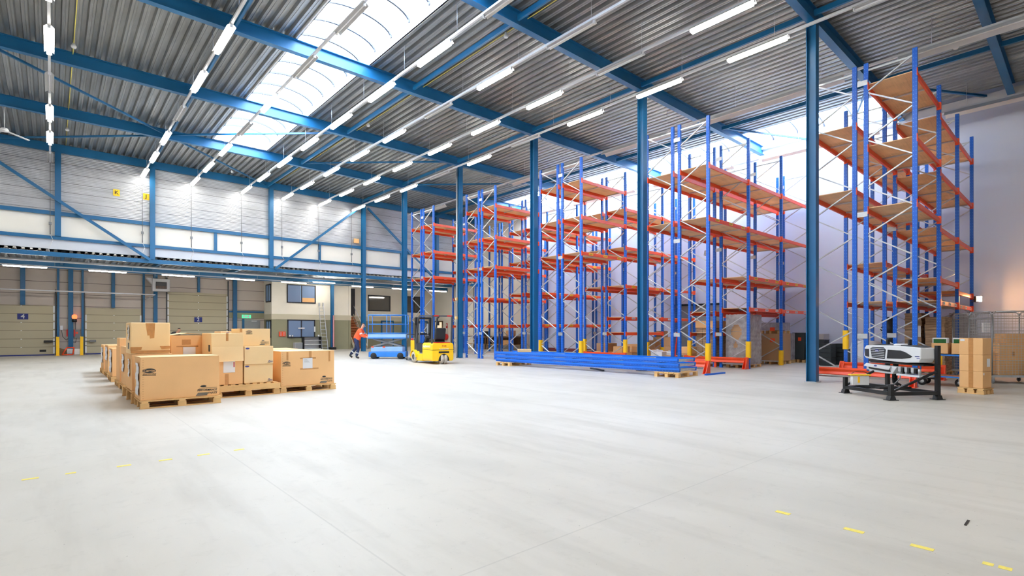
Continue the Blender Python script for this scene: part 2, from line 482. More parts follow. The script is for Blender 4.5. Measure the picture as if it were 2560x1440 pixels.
# side windows of the office block (face -X)
def side_window(n, y0, y1, z0, z1, x):
    fr = MB(); t = .08
    fr.box(x-.06, x, y0, y1, z0, z0+t); fr.box(x-.06, x, y0, y1, z1-t, z1)
    for yy in (y0, (y0+y1-t)/2, y1-t): fr.box(x-.06, x, yy, yy+t, z0, z1)
    r_ = struct(fr, 'window_%d' % n, 'frame_dark')
    g = MB(); g.box(x-.03, x-.02, y0+t, y1-t, z0+t, z1-t); g.build('pane', 'lblue', r_)
side_window(7, 37.5, 38.55, 3.35, 4.6, 11.249); side_window(8, 37.5, 38.5, .9, 2.1, 11.249)

# dock doors
def dock_door(n, x0, x1, z1, num=None):
    d = MB(); d.box(x0, x1, YD-.06, YD-.005, .03, z1)
    r_ = struct(d, 'door_%d' % n, 'sectional')
    t = MB()
    for xx in (x0-.08, x1+.02): t.box(xx, xx+.06, YD-.12, YD-.01, 0, z1+.9)
    t.build('guide_rail', 'dgrey', r_)
    t = MB()
    for xx in (x0-.02, x1-.06):
        for k in range(int(z1/.46)): t.box(xx, xx+.08, YD-.09, YD-.06, .1+k*.46, .1+k*.46+.38)
    t.build('edge_seal', 'white_paint', r_)
    t = MB()
    for k in range(1, int(z1/.46)+1): t.box((x0+x1)/2-.03, (x0+x1)/2+.03, YD-.075, YD-.06, k*.46-.02, k*.46+.02)
    t.build('hinge', 'white_paint', r_)
    t = MB(); t.box(x0, x1, YD-.1, YD-.06, 0, .06); t.build('bottom_seal', 'navy_sign', r_)
    t = MB(); t.box(x1-.62, x1-.35, YD-.08, YD-.06, .2, .32); t.build('vent_slot', 'black', r_)
    if num:
        xc, zc = num[1], num[2]
        t = MB(); t.box(xc-.22, xc+.22, YD-.085, YD-.07, zc-.16, zc+.16); s_ = t.build('number_sign', 'navy_sign', r_)
        text(num[0], .34, (xc, YD-.088, zc), FRONT, 'paper', s_, 'numeral')
    return r_
dock_door(1, -2.6, .12, 2.8, ('4', -1.18, 2.16))
dock_door(2, 1.47, 4.12, 2.72)
dock_door(3, 5.5, 8.9, 3.85, ('2', 7.18, 2.1))
# personnel door beside the office block
d = MB(); d.box(9.95, 10.98, YD-.05, YD-.005, 0, 2.12); pd = struct(d, 'door_4', 'door_grey')
t = MB(); t.box(9.82, 9.95, YD-.1, YD, 0, 2.2); t.box(9.0, 11.2, YD-.14, YD, 2.62, 2.74); t.build('door_frame', 'steel', pd)
t = MB(); t.box(9.0, 11.2, YD-.12, YD, 2.25, 2.62); t.build('fascia', 'olive', pd)
t = MB(); t.box(10.4, 10.75, YD-.1, YD-.05, 2.02, 2.07); t.build('door_closer', 'white_paint', pd)
ex = thing('exit_sign', 'green illuminated exit sign over the grey personnel door', 'sign', (10.05, YD-.2, 2.36))
t = MB(); t.box(-.28, .28, -.04, .04, -.12, .12); t.build('sign_body', 'exit_green', ex)
t = MB(); t.box(-.2, -.1, -.045, -.04, -.07, .08); t.box(.08, .16, -.045, -.04, -.09, .09); t.prism([(-.07, -.02), (.04, -.02), (.04, -.06), (.1, 0), (.04, .06), (.04, .02), (-.07, .02)], 'y', -.045, -.04); t.build('pictogram', 'paper', ex)
# doors in the low office front
for x0, x1, n in ((20.6, 21.55, 5), (24.2, 24.9, 6)):
    d = MB(); d.box(x0, x1, 39.44, 39.49, 0, 2.1); dd = struct(d, 'door_%d' % n, 'door_grey')
    t = MB(); t.box(x0-.1, x0, 39.42, 39.49, 0, 2.2); t.box(x1, x1+.1, 39.42, 39.49, 0, 2.2); t.box(x0-.1, x1+.1, 39.42, 39.49, 2.1, 2.22); t.build('door_frame', 'steel', dd)
# doorway in the right wall, far end; glowing panel stands for the lit room
d = MB(); d.box(XW-.03, XW-.005, 37.7, 38.75, 0, 2.12); dd = struct(d, 'door_7', 'room_glow')
t = MB(); t.box(XW-.06, XW-.0, 37.58, 37.7, 0, 2.22); t.box(XW-.06, XW, 38.75, 38.87, 0, 2.22); t.box(XW-.06, XW, 37.58, 38.87, 2.12, 2.22); t.build('door_frame', 'brownwood', dd)
# grey sliding door with black frame in the right wall
d = MB(); d.box(XW-.05, XW-.005, 12.6, 15.3, 0, 2.7); dd = struct(d, 'door_8', 'door_grey')
t = MB(); t.box(XW-.09, XW-.05, 12.5, 12.6, 0, 2.8); t.box(XW-.09, XW-.05, 15.3, 15.4, 0, 2.8); t.box(XW-.09, XW-.05, 12.5, 15.4, 2.7, 2.8); t.build('door_frame', 'black', dd)
t = MB(); t.box(XW-.02, XW, 33.2, 33.25, 0, 4.9); struct(t, 'trim_3', 'dgrey')

# ================================================================== STEEL
def h_section(mb, c, z0, z1, b=.24, h=.24):       # column, flanges face +-Y
    x, y = c
    mb.box(x-b/2, x+b/2, y-h/2, y-h/2+.018, z0, z1); mb.box(x-b/2, x+b/2, y+h/2-.018, y+h/2, z0, z1)
    mb.box(x-.01, x+.01, y-h/2+.018, y+h/2-.018, z0, z1)
where = ['nearest the camera', 'beside the pale stack of lying frames', 'third from the camera', 'with cable ducts, behind the forklift', 'fifth from the camera', 'standing in the back wall']
for i, y in enumerate((5.08, 10.49, 15.91, 21.32, 26.78, 32.1)):
    t = thing('steel_column', 'tall blue steel column at the rack ends, %s' % where[i], 'column', (15.4, y, 0), 0, 'blue columns along the rack ends')
    mb = MB(); h_section(mb, (0, 0), .02, 9.7); mb.build('column_shaft', 'steel', t)
    mb = MB(); mb.box(-.16, .16, -.16, .16, 0, .02); mb.build('base_plate', 'galv', t)
    if i == 3:
        mb = MB(); mb.cyl((-.16, -.02, .05), (-.16, -.02, 9.6), .022, n=8); mb.cyl((-.16, .05, .05), (-.16, .05, 9.6), .018, n=8); mb.build('cable_duct', 'alu', t)
        mb = MB(); mb.box(-.22, -.14, -.05, .06, 2.9, 3.05); mb.box(-.22, -.14, -.05, .06, 1.95, 2.1); mb.build('junction_box', 'pallet', t)
lb = ['nearest the camera at upper right', 'second from the camera, over the first column', 'third from the camera', 'fourth from the camera', 'fifth from the camera', 'nearest the back wall']
def roof_beam(y, label):
    mb = MB()
    mb.box(-9.2, XW-.15, y-.1, y+.1, 9.7, 9.72); mb.box(-9.2, XW-.15, y-.1, y+.1, ZR-.022, ZR-.002)
    mb.box(-9.2, XW-.15, y-.006, y+.006, 9.72, ZR-.022)
    tag(mb.build('roof_beam', 'steel'), label, 'beam', 'blue roof beams')
for i, y in enumerate(BY): roof_beam(y, 'deep blue steel roof beam across the hall, %s' % lb[i])
for y in (-3.4, -8.8): roof_beam(y, 'deep blue steel roof beam behind the camera')
mb = MB(); mb.box(-9.2, XW, YB-.14, YB-.02, 9.72, ZR-.004); tag(mb.build('eaves_beam', 'steel'), 'dark blue beam along the top of the back wall', 'beam')
# ties between the beams
allY = [-12.1, -8.8, -3.4]+BY+[YB-.14]
for xt, lbl in ((3.8, 'left of the big skylight'), (9.45, 'right of the big skylight'), (15.2, 'over the column row'), (21., 'beside the right skylight strip')):
    for a, b in zip(allY[:-1], allY[1:]):
        if b < 1.9: continue
        if xt > 20 and a > 25: pass
        k = allY.index(a)-2
        mb = MB(); mb.bar((xt, a+.11, 9.86), (xt, b-.11, 9.86), .07, .14)
        tag(mb.build('roof_tie', 'steel'), 'thin blue roof tie %s, %s bay from the camera' % (lbl, ord_[k]), 'tie', 'blue roof ties')
br = [((-1.7, 21.5), (3.6, 26.6), 'left, between fourth and fifth beam'), ((-1.8, 32.1), (3.6, 26.95), 'left, meeting the back wall'),
      ((3.9, 26.6), (9.3, 21.5), 'crossing under the big skylight'), ((3.95, 26.95), (9.3, 32.1), 'right of the first one at the back wall'),
      ((9.6, 26.6), (15.0, 21.5), 'over the middle lamp rows'), ((15.5, 26.6), (20.8, 21.5), 'over the far racks'),
      ((21.0, 10.35), (25.2, 8.4), 'in front of the right skylight strip'), ((21.1, 5.2), (25.3, 6.9), 'behind the nearest rack top'), ((21.2, 5.), (25.3, 2.6), 'right edge of the roof')]
for a, b, s_ in br:
    mb = MB(); mb.bar((*a, 9.88), (*b, 9.88), .07, .07)
    tag(mb.build('roof_brace', 'steel'), 'slim diagonal blue roof brace %s' % s_, 'brace', 'diagonal roof braces')
# back wall framing
yb = YB-.09
def wbar(name, p, q, w_, h_, label, cat='rail', y=yb, group='blue back wall framing'):
    mb = MB(); mb.bar((p[0], y, p[1]), (q[0], y, q[1]), .1, h_)
    return tag(mb.build(name, 'steel'), label, cat, group)
wbar('wall_rail', (-9.2, 6.86), (XW, 6.86), .1, .17, 'upper horizontal blue rail on the back wall')
wbar('wall_rail', (-9.2, 5.72), (XW, 5.72), .1, .15, 'lower horizontal blue rail on the back wall')
mb = MB(); mb.box(-9.2, XW, YB-.2, YB-.02, 4.84, 5.04); tag(mb.build('edge_beam', 'steel'), 'pale blue edge beam carrying the back wall above the low bay', 'beam')
for x, z0, z1, s_ in ((.22, 5.8, 9.7, 'narrow, leftmost'), (3.87, 5.04, 9.7, 'wide, beside the yellow J sign'), (9.64, 5.04, 9.7, 'wide, middle one'), (21.2, 5.04, 9.7, 'wide, behind the far rack')):
    mb = MB(); mb.box(x-.11, x+.11, YB-.24, YB-.0, z0, z1)
    tag(mb.build('wall_post', 'steel'), 'vertical blue post on the back wall, %s' % s_, 'post', 'blue back wall framing')
for x, s_ in ((6.76, 'left of the middle post'), (12.53, 'right of the middle post'), (18.3, 'behind the far column'), (24., 'far right')):
    mb = MB(); mb.box(x-.07, x+.07, YB-.12, YB, 5.8, 6.78)
    tag(mb.build('wall_post', 'steel'), 'short blue post between the wall rails, %s' % s_, 'post', 'blue back wall framing')
for p, q, s_ in (((-2.3, 9.2), (3.75, 5.0), 'falling to the right at far left'), ((9.8, 5.0), (15.15, 9.5), 'rising to the right in the middle'), ((15.65, 9.5), (21.1, 5.0), 'falling behind the far rack')):
    mb = MB(); mb.bar((p[0], YB-.3, p[1]), (q[0], YB-.3, q[1]), .09, .13)
    tag(mb.build('wall_brace', 'steel'), 'long diagonal blue brace on the back wall, %s' % s_, 'brace', 'blue back wall framing')
mb = MB(); mb.box(-9.2, XW, 36.9, 37.1, 4.72, 5.04); tag(mb.build('canopy_beam', 'steel'), 'dark blue beam under the low ceiling in front of the offices', 'beam')
# dock wall posts
for x, w_, z0, s_ in ((-1.18, .2, 2.8, 'above door 4'), (.28, .1, 0, 'right edge of door 4'), (.82, .22, 0, 'thick, between the two left doors'), (1.34, .1, 0, 'left edge of the middle door'), (2.75, .17, 2.75, 'above the middle door'), (4.25, .1, 0, 'right edge of the middle door'), (4.85, .2, 0, 'behind the fan heater'), (7.2, .13, 3.9, 'above door 2'), (9.35, .24, 0, 'left of the personnel door')):
    mb = MB(); mb.box(x-w_/2, x+w_/2, YD-.2, YD-.005, z0, 5.05)
    tag(mb.build('dock_post', 'steel'), 'dark blue post on the dock wall, %s' % s_, 'post', 'dock wall posts')
for k, x in enumerate([-3.5, .4, 4.3, 8.2, 12.1, 16., 20., 23.8]):
    mb = MB(); mb.box(x-.06, x+.06, YB, 36.9, 4.9, 5.05)
    tag(mb.build('canopy_joist', 'steel'), 'blue joist under the low ceiling, %s from the left' % ord_[k], 'joist', 'canopy joists')

# ================================================================== LIGHTS
ZL = 9.2
def make_lum(lit):
    t = thing('tube_light', '', 'light')
    mb = MB()
    mb.prism([(-.11, -.005), (-.05, .055), (.05, .055), (.11, -.005), (.105, -.01), (.048, .045), (-.048, .045), (-.105, -.01)], 'y', 0, 1.66)
    mb.build('reflector', 'reflector', t)
    mb = MB(); mb.box(-.035, .035, .0, .03, -.03, .05); mb.box(-.035, .035, 1.63, 1.66, -.03, .05); mb.build('end_cap', 'rail_white', t)
    mb = MB()
    if lit: mb.box(-.055, .055, .04, 1.62, -.075, .02)
    else: mb.cyl((0, .04, -.01), (0, 1.62, -.01), .014, n=8)
    mb.build('tube', 'tube' if lit else 'paper', t)
    return t
LIT, UNLIT = make_lum(1), make_lum(0); used = {0: 0, 1: 0}
rows = [(-.05, {14.7: 1, 17.85: 1, 21.1: 0, 24.1: 1, 27.3: 1, 30.5: 0}), (3.45, {14.7: 1, 17.85: 1, 21.1: 0, 24.2: 1, 27.3: 1, 30.45: 1}),
        (5.6, {11.6: 0, 14.75: 0, 18.0: 1, 21.1: 0, 24.1: 1, 27.3: 1, 30.4: 1}), (8.05, {8.45: 0, 11.55: 1, 14.7: 1, 17.85: 1, 21.0: 1, 24.1: 1, 27.25: 1, 30.4: 1}),
        (10.25, {8.4: 0, 11.55: 1, 14.7: 0, 17.85: 1, 20.95: 1, 24.05: 1, 27.3: 1, 30.4: 1}), (12.45, {5.35: 1, 8.45: 0, 11.57: 1, 14.75: 1, 17.9: 1, 21.05: 1, 24.2: 1, 27.3: 1, 30.4: 1}),
        (14.6, {2.25: 0, 5.4: 1, 8.5: 1, 11.6: 1, 14.8: 0, 17.9: 1, 21.1: 0, 24.15: 1, 27.2: 1, 30.35: 1})]
rn = ['leftmost', 'second', 'third', 'fourth', 'fifth', 'sixth', 'seventh']
hid = {-.05: (-7, -3.5, 0, 3.5, 7, 10.5), 3.45: (-7, -3.5, 0, 3.5, 7, 10.5), 5.6: (-3.5, 2.2), 8.05: (-6, -2, 2.2), 10.25: (-2, 2.2), 12.45: (-6, -1.5), 14.6: (-2,)}  # unseen lamps added on each rail to brighten the near floor
def lighting_rail(x, label, y0=-9., y1=32.0):
    t = thing('lighting_rail', label, 'lighting rail', (x, 0, ZL), 0, 'white lighting rails')
    mb = MB(); mb.box(-.032, .032, y0, y1, .055, .12); mb.build('rail', 'rail_white', t)
    y = y0+1.
    while y < y1:
        r_ = MB(); r_.cyl((0, y, .12), (0, y, ZR-ZL), .006, n=6); r_.build('suspension_rod', 'galv', t); y += 2.75
    return t
for ri, (x, d) in enumerate(rows):
    lighting_rail(x, 'long white lighting rail under the roof, %s from the left' % rn[ri])
    ys = sorted(list(d)+list(hid[x]), reverse=True)
    for y in ys:
        lit = d.get(y, 1)
        src = LIT if lit else UNLIT
        o = src if used[lit] == 0 else copy_tree(src); used[lit] = 1
        k = sorted(d, reverse=True).index(y) if y in d else None
        if k is None: lab = '%s tube light on the %s rail, unseen, added to light the near floor' % ('lit', rn[ri])
        else: lab = '%s tube light, %s from the back wall on the %s rail from left' % ('glowing' if lit else 'unlit', ord_[k], rn[ri].replace('leftmost', 'first'))
        put(o, (x, y, ZL), 0, lab, 'tube lights on the lighting rails')
for x in (-4., -7.5):
    lighting_rail(x, 'white lighting rail beyond the left edge of the picture')
    for y in (-6, 0, 6, 12, 18, 24, 29):
        put(copy_tree(LIT), (x, y, ZL), 0, 'glowing tube light beyond the left edge of the picture', 'tube lights on the lighting rails')
# wide unlit reflectors over the racks
def wide_rail(x, spans, label, y1=32., mirror=1):
    t = thing('lighting_rail', label, 'lighting rail', (x, 0, ZL), 0, 'white lighting rails')
    mb = MB(); mb.box(-.032, .032, -9, y1, .055, .12); mb.build('rail', 'rail_white', t)
    y = -8.
    while y < y1:
        r_ = MB(); r_.cyl((0, y, .12), (0, y, ZR-ZL), .006, n=6); r_.build('suspension_rod', 'galv', t); y += 2.75
    return t
wide_rail(18.2, None, 'long rail with wide unlit reflectors above the middle of the racks')
wide_rail(24.1, None, 'long rail with wide unlit reflectors along the right wall')
for xr, spans, w_ in ((18.2, ((1.0, 3.75), (5.15, 9.8), (11.2, 14.4), (15.8, 20.6), (22., 25.), (26.8, 29.9)), 'rail over the racks'), (24.1, ((-2, 3.6), (5.6, 10.1), (11.4, 15.8), (17., 21.5), (23., 27.5)), 'rail along the right wall')):
    for k, (a, b) in enumerate(spans):
        t = thing('reflector_light', 'wide unlit reflector lamp, %s from the camera on the %s' % (ord_[k], w_), 'light', (xr, a, ZL), 0, 'wide reflector lamps')
        mb = MB(); L_ = b-a
        mb.prism([(-.2, -.1), (-.06, .05), (.06, .05), (.2, -.1), (.19, -.11), (.05, .04), (-.05, .04), (-.19, -.11)], 'y', 0, L_); mb.build('reflector', 'rail_white', t)
        mb = MB(); mb.box(-.04, .04, 0, L_, -.03, .03); mb.build('lamp_body', 'rail_white', t)
# lamps under the canopy
ZC = 4.5
t = thing('lighting_rail', 'thin lighting rail hanging under the low canopy ceiling', 'lighting rail', (0, 34.3, ZC))
mb = MB(); mb.box(-4, 23.5, -.03, .03, .03, .08); mb.build('rail', 'rail_white', t)
x = -3.
while x < 23: 
    r_ = MB(); r_.cyl((x, 0, .08), (x, 0, .55), .006, n=6); r_.build('suspension_rod', 'galv', t); x += 3.12
cl = None
for k, x in enumerate((-1.75, 1.40, 4.55, 7.74, 10.89, 15.6, 18.7, 21.9)):
    if cl is None:
        cl = thing('canopy_light', '', 'light'); mb = MB(); mb.box(0, 1.6, -.05, .05, -.0, .03); mb.build('lamp_body', 'rail_white', cl)
        mb = MB(); mb.box(.03, 1.57, -.045, .045, -.05, 0); mb.build('tube', 'tube_low', cl); o = cl
    else: o = copy_tree(cl)
    put(o, (x, 34.3, ZC), 0, 'glowing tube light under the low canopy, %s from the left' % ord_[k], 'canopy tube lights')
for x, y, z, s_ in ((13.6, 36.2, 4.8, 'higher one in front of the office wall'),):
    put(copy_tree(cl), (x, y, z), 0, 'glowing tube light under the low canopy, %s' % s_, 'canopy tube lights')
t = thing('pipe', 'long white pipe with small hangers along the canopy edge', 'pipe', (0, 33.7, 4.77))
mb = MB(); mb.cyl((-6, 0, 0), (24, 0, 0), .058, n=12); mb.build('pipe_run', 'rail_white', t)
for k in range(9):
    mb = MB(); x = -4.6+k*3.; mb.cyl((x, 0, .02), (x, 0, .12), .035, n=10); mb.cyl((x, 0, .1), (x, 0, .22), .008, n=6); mb.build('hanger', 'white_paint', t)
mb = MB(); mb.cyl((-6, 38., 3.57), (4.72, 38., 3.57), .035, n=10); mb.cyl((4.72, 38., 3.57), (4.3, 38.9, 3.3), .02, n=8)
tag(mb.build('pipe', 'rail_white'), 'slim white pipe crossing in front of the two left dock doors', 'pipe')
mb = MB(); mb.cyl((9.5, 34.9, 4.92), (24., 34.9, 4.92), .022, n=8); tag(mb.build('gas_pipe', 'yellow'), 'thin yellow pipe under the low canopy ceiling', 'pipe')
for x, y0, y1, s_ in ((.5, 11, 32, 'left of the second lighting rail'), (9.9, 5, 32, 'right of the big skylight')):
    mb = MB(); mb.cyl((x, y0, 10.07), (x, y1, 10.07), .011, n=6); tag(mb.build('conduit', 'floor_yellow'), 'thin yellow cable conduit on the roof, %s' % s_, 'conduit', 'yellow roof conduits')
for x, y, s_ in ((.5, 20.5, 'far left of the roof'), (.5, 29.2, 'left, close to the back wall'), (9.9, 11.4, 'nearest on the right of the big skylight'), (9.9, 20.2, 'farther one right of the big skylight'), (20.5, 2.8, 'above the near rack'), (7.3, 31., 'small one near the back wall')):
    mb = MB(); mb.lathe([(.0, .0), (.05, .0), (.07, .03), (.07, .07), (.045, .1), (.045, .14), (.0, .14)], (x, y, 9.93))
    tag(mb.build('smoke_detector', 'white_paint'), 'white round smoke detector, %s' % s_, 'smoke detector', 'smoke detectors')
for k, (x, y) in enumerate(((-1.35, 27.7),)):
    t = thing('ceiling_fan', 'white three-bladed ceiling fan at the left edge', 'fan', (x, y, 9.05))
    mb = MB(); mb.cyl((0, 0, .1), (0, 0, 1.), .015, n=8); mb.build('down_rod', 'white_paint', t)
    mb = MB(); mb.lathe([(0, -.06), (.1, -.05), (.13, 0), (.1, .08), (0, .1)]); mb.build('motor', 'white_paint', t)
    for a in (20, 140, 260):
        mb = MB(); T = Matrix.Rotation(R(a), 4, 'Z') @ Matrix.Rotation(R(12), 4, 'Y'); mb.box(.1, .75, -.07, .07, -.006, .006, 0, T); mb.build('blade', 'white_paint', t)

# ================================================================== RACKS
PX = [16.0, 18.96, 21.92, 24.88]      # post lines along X
zz_in = [1.4+1.25*k for k in range(-1, 6)]; zz_in = [.15]+[z for z in zz_in if z > .2]
zz_out = [.775+1.25*k for k in range(0, 7)]
PH = 8.4
def frame_meshes(depth, inner):
    # local: post centres at y=0 (inner) and y=depth*inner-dir
    s = 1 if inner > 0 else -1
    pm = MB()
    for y in (0, s*depth): pm.box(-.04, .04, y-.05, y+.05, 0, PH)
    for y in (0, s*depth): pm.box(-.06, .06, y-.06, y+.06, 0, .012)
    bm_ = MB()
    a = [.15]+[1.4+1.25*k for k in range(0, 6)]; b = [.775+1.25*k for k in range(0, 7)]
    pts = sorted([(z, 0) for z in a if z < 8.3]+[(z, 1) for z in b if z < 8.3])
    for (z0, s0), (z1, s1) in zip(pts[:-1], pts[1:]):
        bm_.bar((0, s*depth*s0, z0), (0, s*depth*s1, z1), .03, .045, up=(1, 0, 0))
    bm_.bar((0, 0, .15), (0, s*depth, .15), .03, .045); bm_.bar((0, 0, 8.22), (0, s*depth, 8.22), .03, .045)
    return pm, bm_
def me_of(mb, name, m):
    o = mb.build(name, m); me = o.data; bpy.data.objects.remove(o); return me
FR = {}
for s_ in (1, -1):
    p_, b_ = frame_meshes(1.03, s_)
    FR[s_] = (me_of(p_, 'upright_frame', 'rack'), me_of(b_, 'brace', 'galv'))
def beam_me(L):
    mb = MB(); mb.box(.045, L-.045, -.025, .025, -.06, .06)
    for x in (.045, L-.05): mb.box(x-.002, x+.008, -.045, .045, -.11, .11)
    mb.box(-.045, .05, -.052, -.04, -.1, .1); mb.box(L-.05, L+.045, -.052, -.04, -.1, .1)
    return me_of(mb, 'beam', 'orange')
BEAM = beam_me(2.96)
mb = MB()
for k in range(5): mb.box(.06+k*.57, .06+(k+1)*.57-.006, .02, 1.01, .06, .08)
DECK = me_of(mb, 'shelf_deck', 'ply')
mb = MB(); mb.box(0, .04, .03, 1.0, .02, .055); SUP = me_of(mb, 'deck_support', 'alu')
mb = MB(); mb.box(-.055, -.041, -.04, .19, -.065, .065); SPACER = me_of(mb, 'row_spacer', 'galv')
def child(me, name, parent, loc=(0, 0, 0), label=None):
    o = bpy.data.objects.new(name, me); COL.objects.link(o); o.parent = parent; o.location = loc
    if label: o['label'] = label
    return o
def lab_me(kind):
    mb = MB()
    mb.box(0, .26, -.030, -.026, -.035, .045, 0)
    for j in range(5): mb.box(.03+j*.042, .03+j*.042+.018, -.0315, -.030, -.015, .028, 1)
    o = mb.build('label_plate', ['sign_yellow', 'ink'] if kind == 'y' else ['paper', 'greyink']); me = o.data; bpy.data.objects.remove(o); return me
LABM = {'y': lab_me('y'), 'w': lab_me('w')}
SLEEVE = MB()
pts = [(-.06, -.075), (-.08, -.04), (-.08, .04), (-.06, .075), (.05, .075), (.05, .06), (-.052, .06), (-.065, .025), (-.065, -.025), (-.052, -.06), (.05, -.06), (.05, -.075)]
SLEEVE.prism([(a, b) for a, b in pts], 'z', 0, .6)
SLEEVE = me_of(SLEEVE, 'post_sleeve', 'yellow')

def rack(y0, side, levels, label, sleeves=(), spacers=True, beam_front=-1):
    """side=+1: row whose inner post is at y0 and outer at y0+1.03 ; side=-1: inner at y0, outer at y0-1.03.
    levels: {bay: [(z, labelkind)]}"""
    t = thing('pallet_rack', label, 'rack', (16.0, y0, 0), 0, 'blue and orange pallet racks')
    for x in PX:
        fo = child(FR[side][0], 'upright_frame', t, (x-16., 0, 0)); child(FR[side][1], 'brace', fo, label='galvanised zigzag bracing')
    ylo = min(0, side*1.03)
    for bay, lv in levels.items():
        for z, lk in lv:
            x = bay*2.96
            for yy, ff in ((ylo-.0, 1), (ylo+1.03, 0)):
                b_ = child(BEAM, 'beam', t, (x, yy, z))
                if ff and lk:
                    for q in range(3): child(LABM[lk], 'label_plate', b_, (.45+q*.95, 0, 0), label='%s shelf label' % ('yellow' if lk == 'y' else 'white'))
            child(DECK, 'shelf_deck', t, (x, ylo, z))
            child(SUP, 'deck_support', t, (x+2.85, ylo, z))
            child(SUP, 'deck_support', t, (x+1.4, ylo, z))
    for x, which, z in sleeves:
        child(SLEEVE, 'post_sleeve', t, (PX[x]-16., (0 if which == 'in' else side*1.03), z), 'yellow plastic post sleeve')
    if spacers and side == -1:
        for x in PX:
            for z in (1.25, 4.45, 7.9): child(SPACER, 'row_spacer', t, (x-16., 0, z))
    return t
P5 = 5.415
near = lambda k: 3.99+P5*k            # inner post line of the nearer row of pair k
far = lambda k: 4.25+P5*k
w3_ = lambda a, b: {0: a, 1: b, 2: b}
# pair 0 (nearest)
rack(near(0), -1, {0: [(7.8, None), (6.17, None), (4.55, None)], 1: [(7.5, None), (5.9, None), (4.3, None), (2.85, None), (2.19, 'w')], 2: [(7.5, None), (5.9, None), (4.3, None), (2.62, None), (2.17, 'w')]},
     'tall blue and orange pallet rack nearest the camera, front row of the first pair', sleeves=((1, 'out', .35),))
rack(far(0), 1, {0: [(6.82, None), (5.1, None)], 1: [(6.82, None), (5.1, None), (3.42, None), (2.22, None)], 2: [(6.82, None), (5.1, None), (3.42, None), (2.22, None)]},
     'tall pallet rack just right of the nearest column, rear row of the first pair', sleeves=((1, 'out', .8),))
rack(near(1), -1, {0: [(6.78, None), (5.06, 'y')], 1: [(6.78, None), (5.06, None), (3.31, 'y'), (2.16, 'w')], 2: [(6.78, None), (5.06, None), (3.31, 'y'), (2.16, 'w')]},
     'pallet rack left of the nearest column, front row of the second pair', sleeves=((0, 'out', .38), (1, 'out', .4), (2, 'out', 0)))
rack(far(1), 1, {0: [(6.78, None), (5.06, None)], 1: [(6.78, None), (5.06, None), (3.31, None), (2.05, None), (1.24, None)], 2: [(6.78, None), (5.06, None), (3.31, None), (2.05, None)]},
     'pallet rack beside the second column, rear row of the second pair', sleeves=((0, 'out', .38), (1, 'out', .4)))
rack(near(2), -1, {0: [(7.46, None), (5.98, None), (4.52, 'y')], 1: [(6.75, None), (5.04, None), (3.34, 'y'), (1.93, 'w'), (1.24, None)], 2: [(6.75, None), (5.04, None), (3.34, 'y'), (1.93, 'w')]},
     'pallet rack between the second and third column, front row of the third pair', sleeves=((0, 'out', .38), (1, 'out', .4), (2, 'out', 0)))
rack(far(2), 1, {0: [(7.46, None), (5.98, None), (4.52, None)], 1: [(6.75, None), (5.04, None), (3.34, None)], 2: [(6.75, None), (5.04, None), (3.34, None)]},
     'pallet rack beside the third column, rear row of the third pair', sleeves=((0, 'out', .38), (1, 'out', .4)))
for k, nm in ((3, 'fourth'), (4, 'fifth')):
    dz = 0 if k == 3 else -.08
    rack(near(k), -1, {0: [(7.42+dz, None), (5.9+dz, None), (4.46+dz, None)], 1: [(6.77, None), (5.05, 'y' if k == 3 else None), (3.33, 'y'), (1.66, 'y')], 2: [(6.77, None), (5.05, 'y' if k == 3 else None), (3.33, 'y'), (1.66, 'y')]},
         'distant pallet rack, front row of the %s pair from the camera' % nm)
    rack(far(k), 1, {0: [(7.42+dz, None), (5.9+dz, None), (4.46+dz, None)], 1: [(6.75, None), (5.04, None), (3.33, None), (1.64, None)], 2: [(6.75, None), (5.04, None), (3.33, None), (1.64, None)]},
         'distant pallet rack, rear row of the %s pair from the camera' % nm)

# orange rack end guards
def guard(x, y0, y1, label, mid=True):
    t = thing('rack_guard', label, 'guard rail', (x, y0, 0), 0, 'orange rack end guards')
    L_ = y1-y0
    mb = MB()
    mb.prism([(-.02, .2), (-.06, .22), (-.02, .29), (-.06, .36), (-.02, .4), (0, .4), (0, .2)], 'y', 0, L_); mb.build('rail', 'orange', t)
    for yy in (0, L_) + ((L_/2,) if mid else ()):
        if yy in (0, L_):
            mb = MB(); mb.prism([(-.26, 0), (.05, 0), (.05, .42), (-.04, .42)], 'y', yy-.06, yy-.045); mb.prism([(-.26, 0), (.05, 0), (.05, .42), (-.04, .42)], 'y', yy+.045, yy+.06)
            mb.box(-.05, .03, yy-.045, yy+.045, 0, .42); mb.box(-.28, .08, yy-.08, yy+.08, 0, .012)
        else: mb = MB(); mb.box(-.0, .07, yy-.04, yy+.04, 0, .4)
        mb.build('foot', 'orange', t)
guard(15.86, 2.96, 5.2, 'orange guard rail at the near end of the first rack pair, behind the black frame')
guard(18.86, 2.85, 5.35, 'orange guard rail one bay inside the first rack pair')
guard(15.84, 8.3, 10.7, 'orange guard rail behind the lying blue frames')
guard(18.86, 8.4, 10.8, 'orange guard rail in front of the wrapped pallet')
guard(18.86, 13.75, 16.1, 'distant orange guard rail at the third rack pair')


# ================================================================== PALLETS AND CARTONS
def cached(fn):
    C = {}
    def g(*a):
        if a not in C: C[a] = fn(*a)
        return C[a]
    return g
@cached
def bx(w, d, h, m):
    mb = MB(); mb.box(-w/2, w/2, -d/2, d/2, 0, h); return me_of(mb, 'board', m)
def part(mb, name, m, parent, **k): return mb.build(name, m, parent, **k)

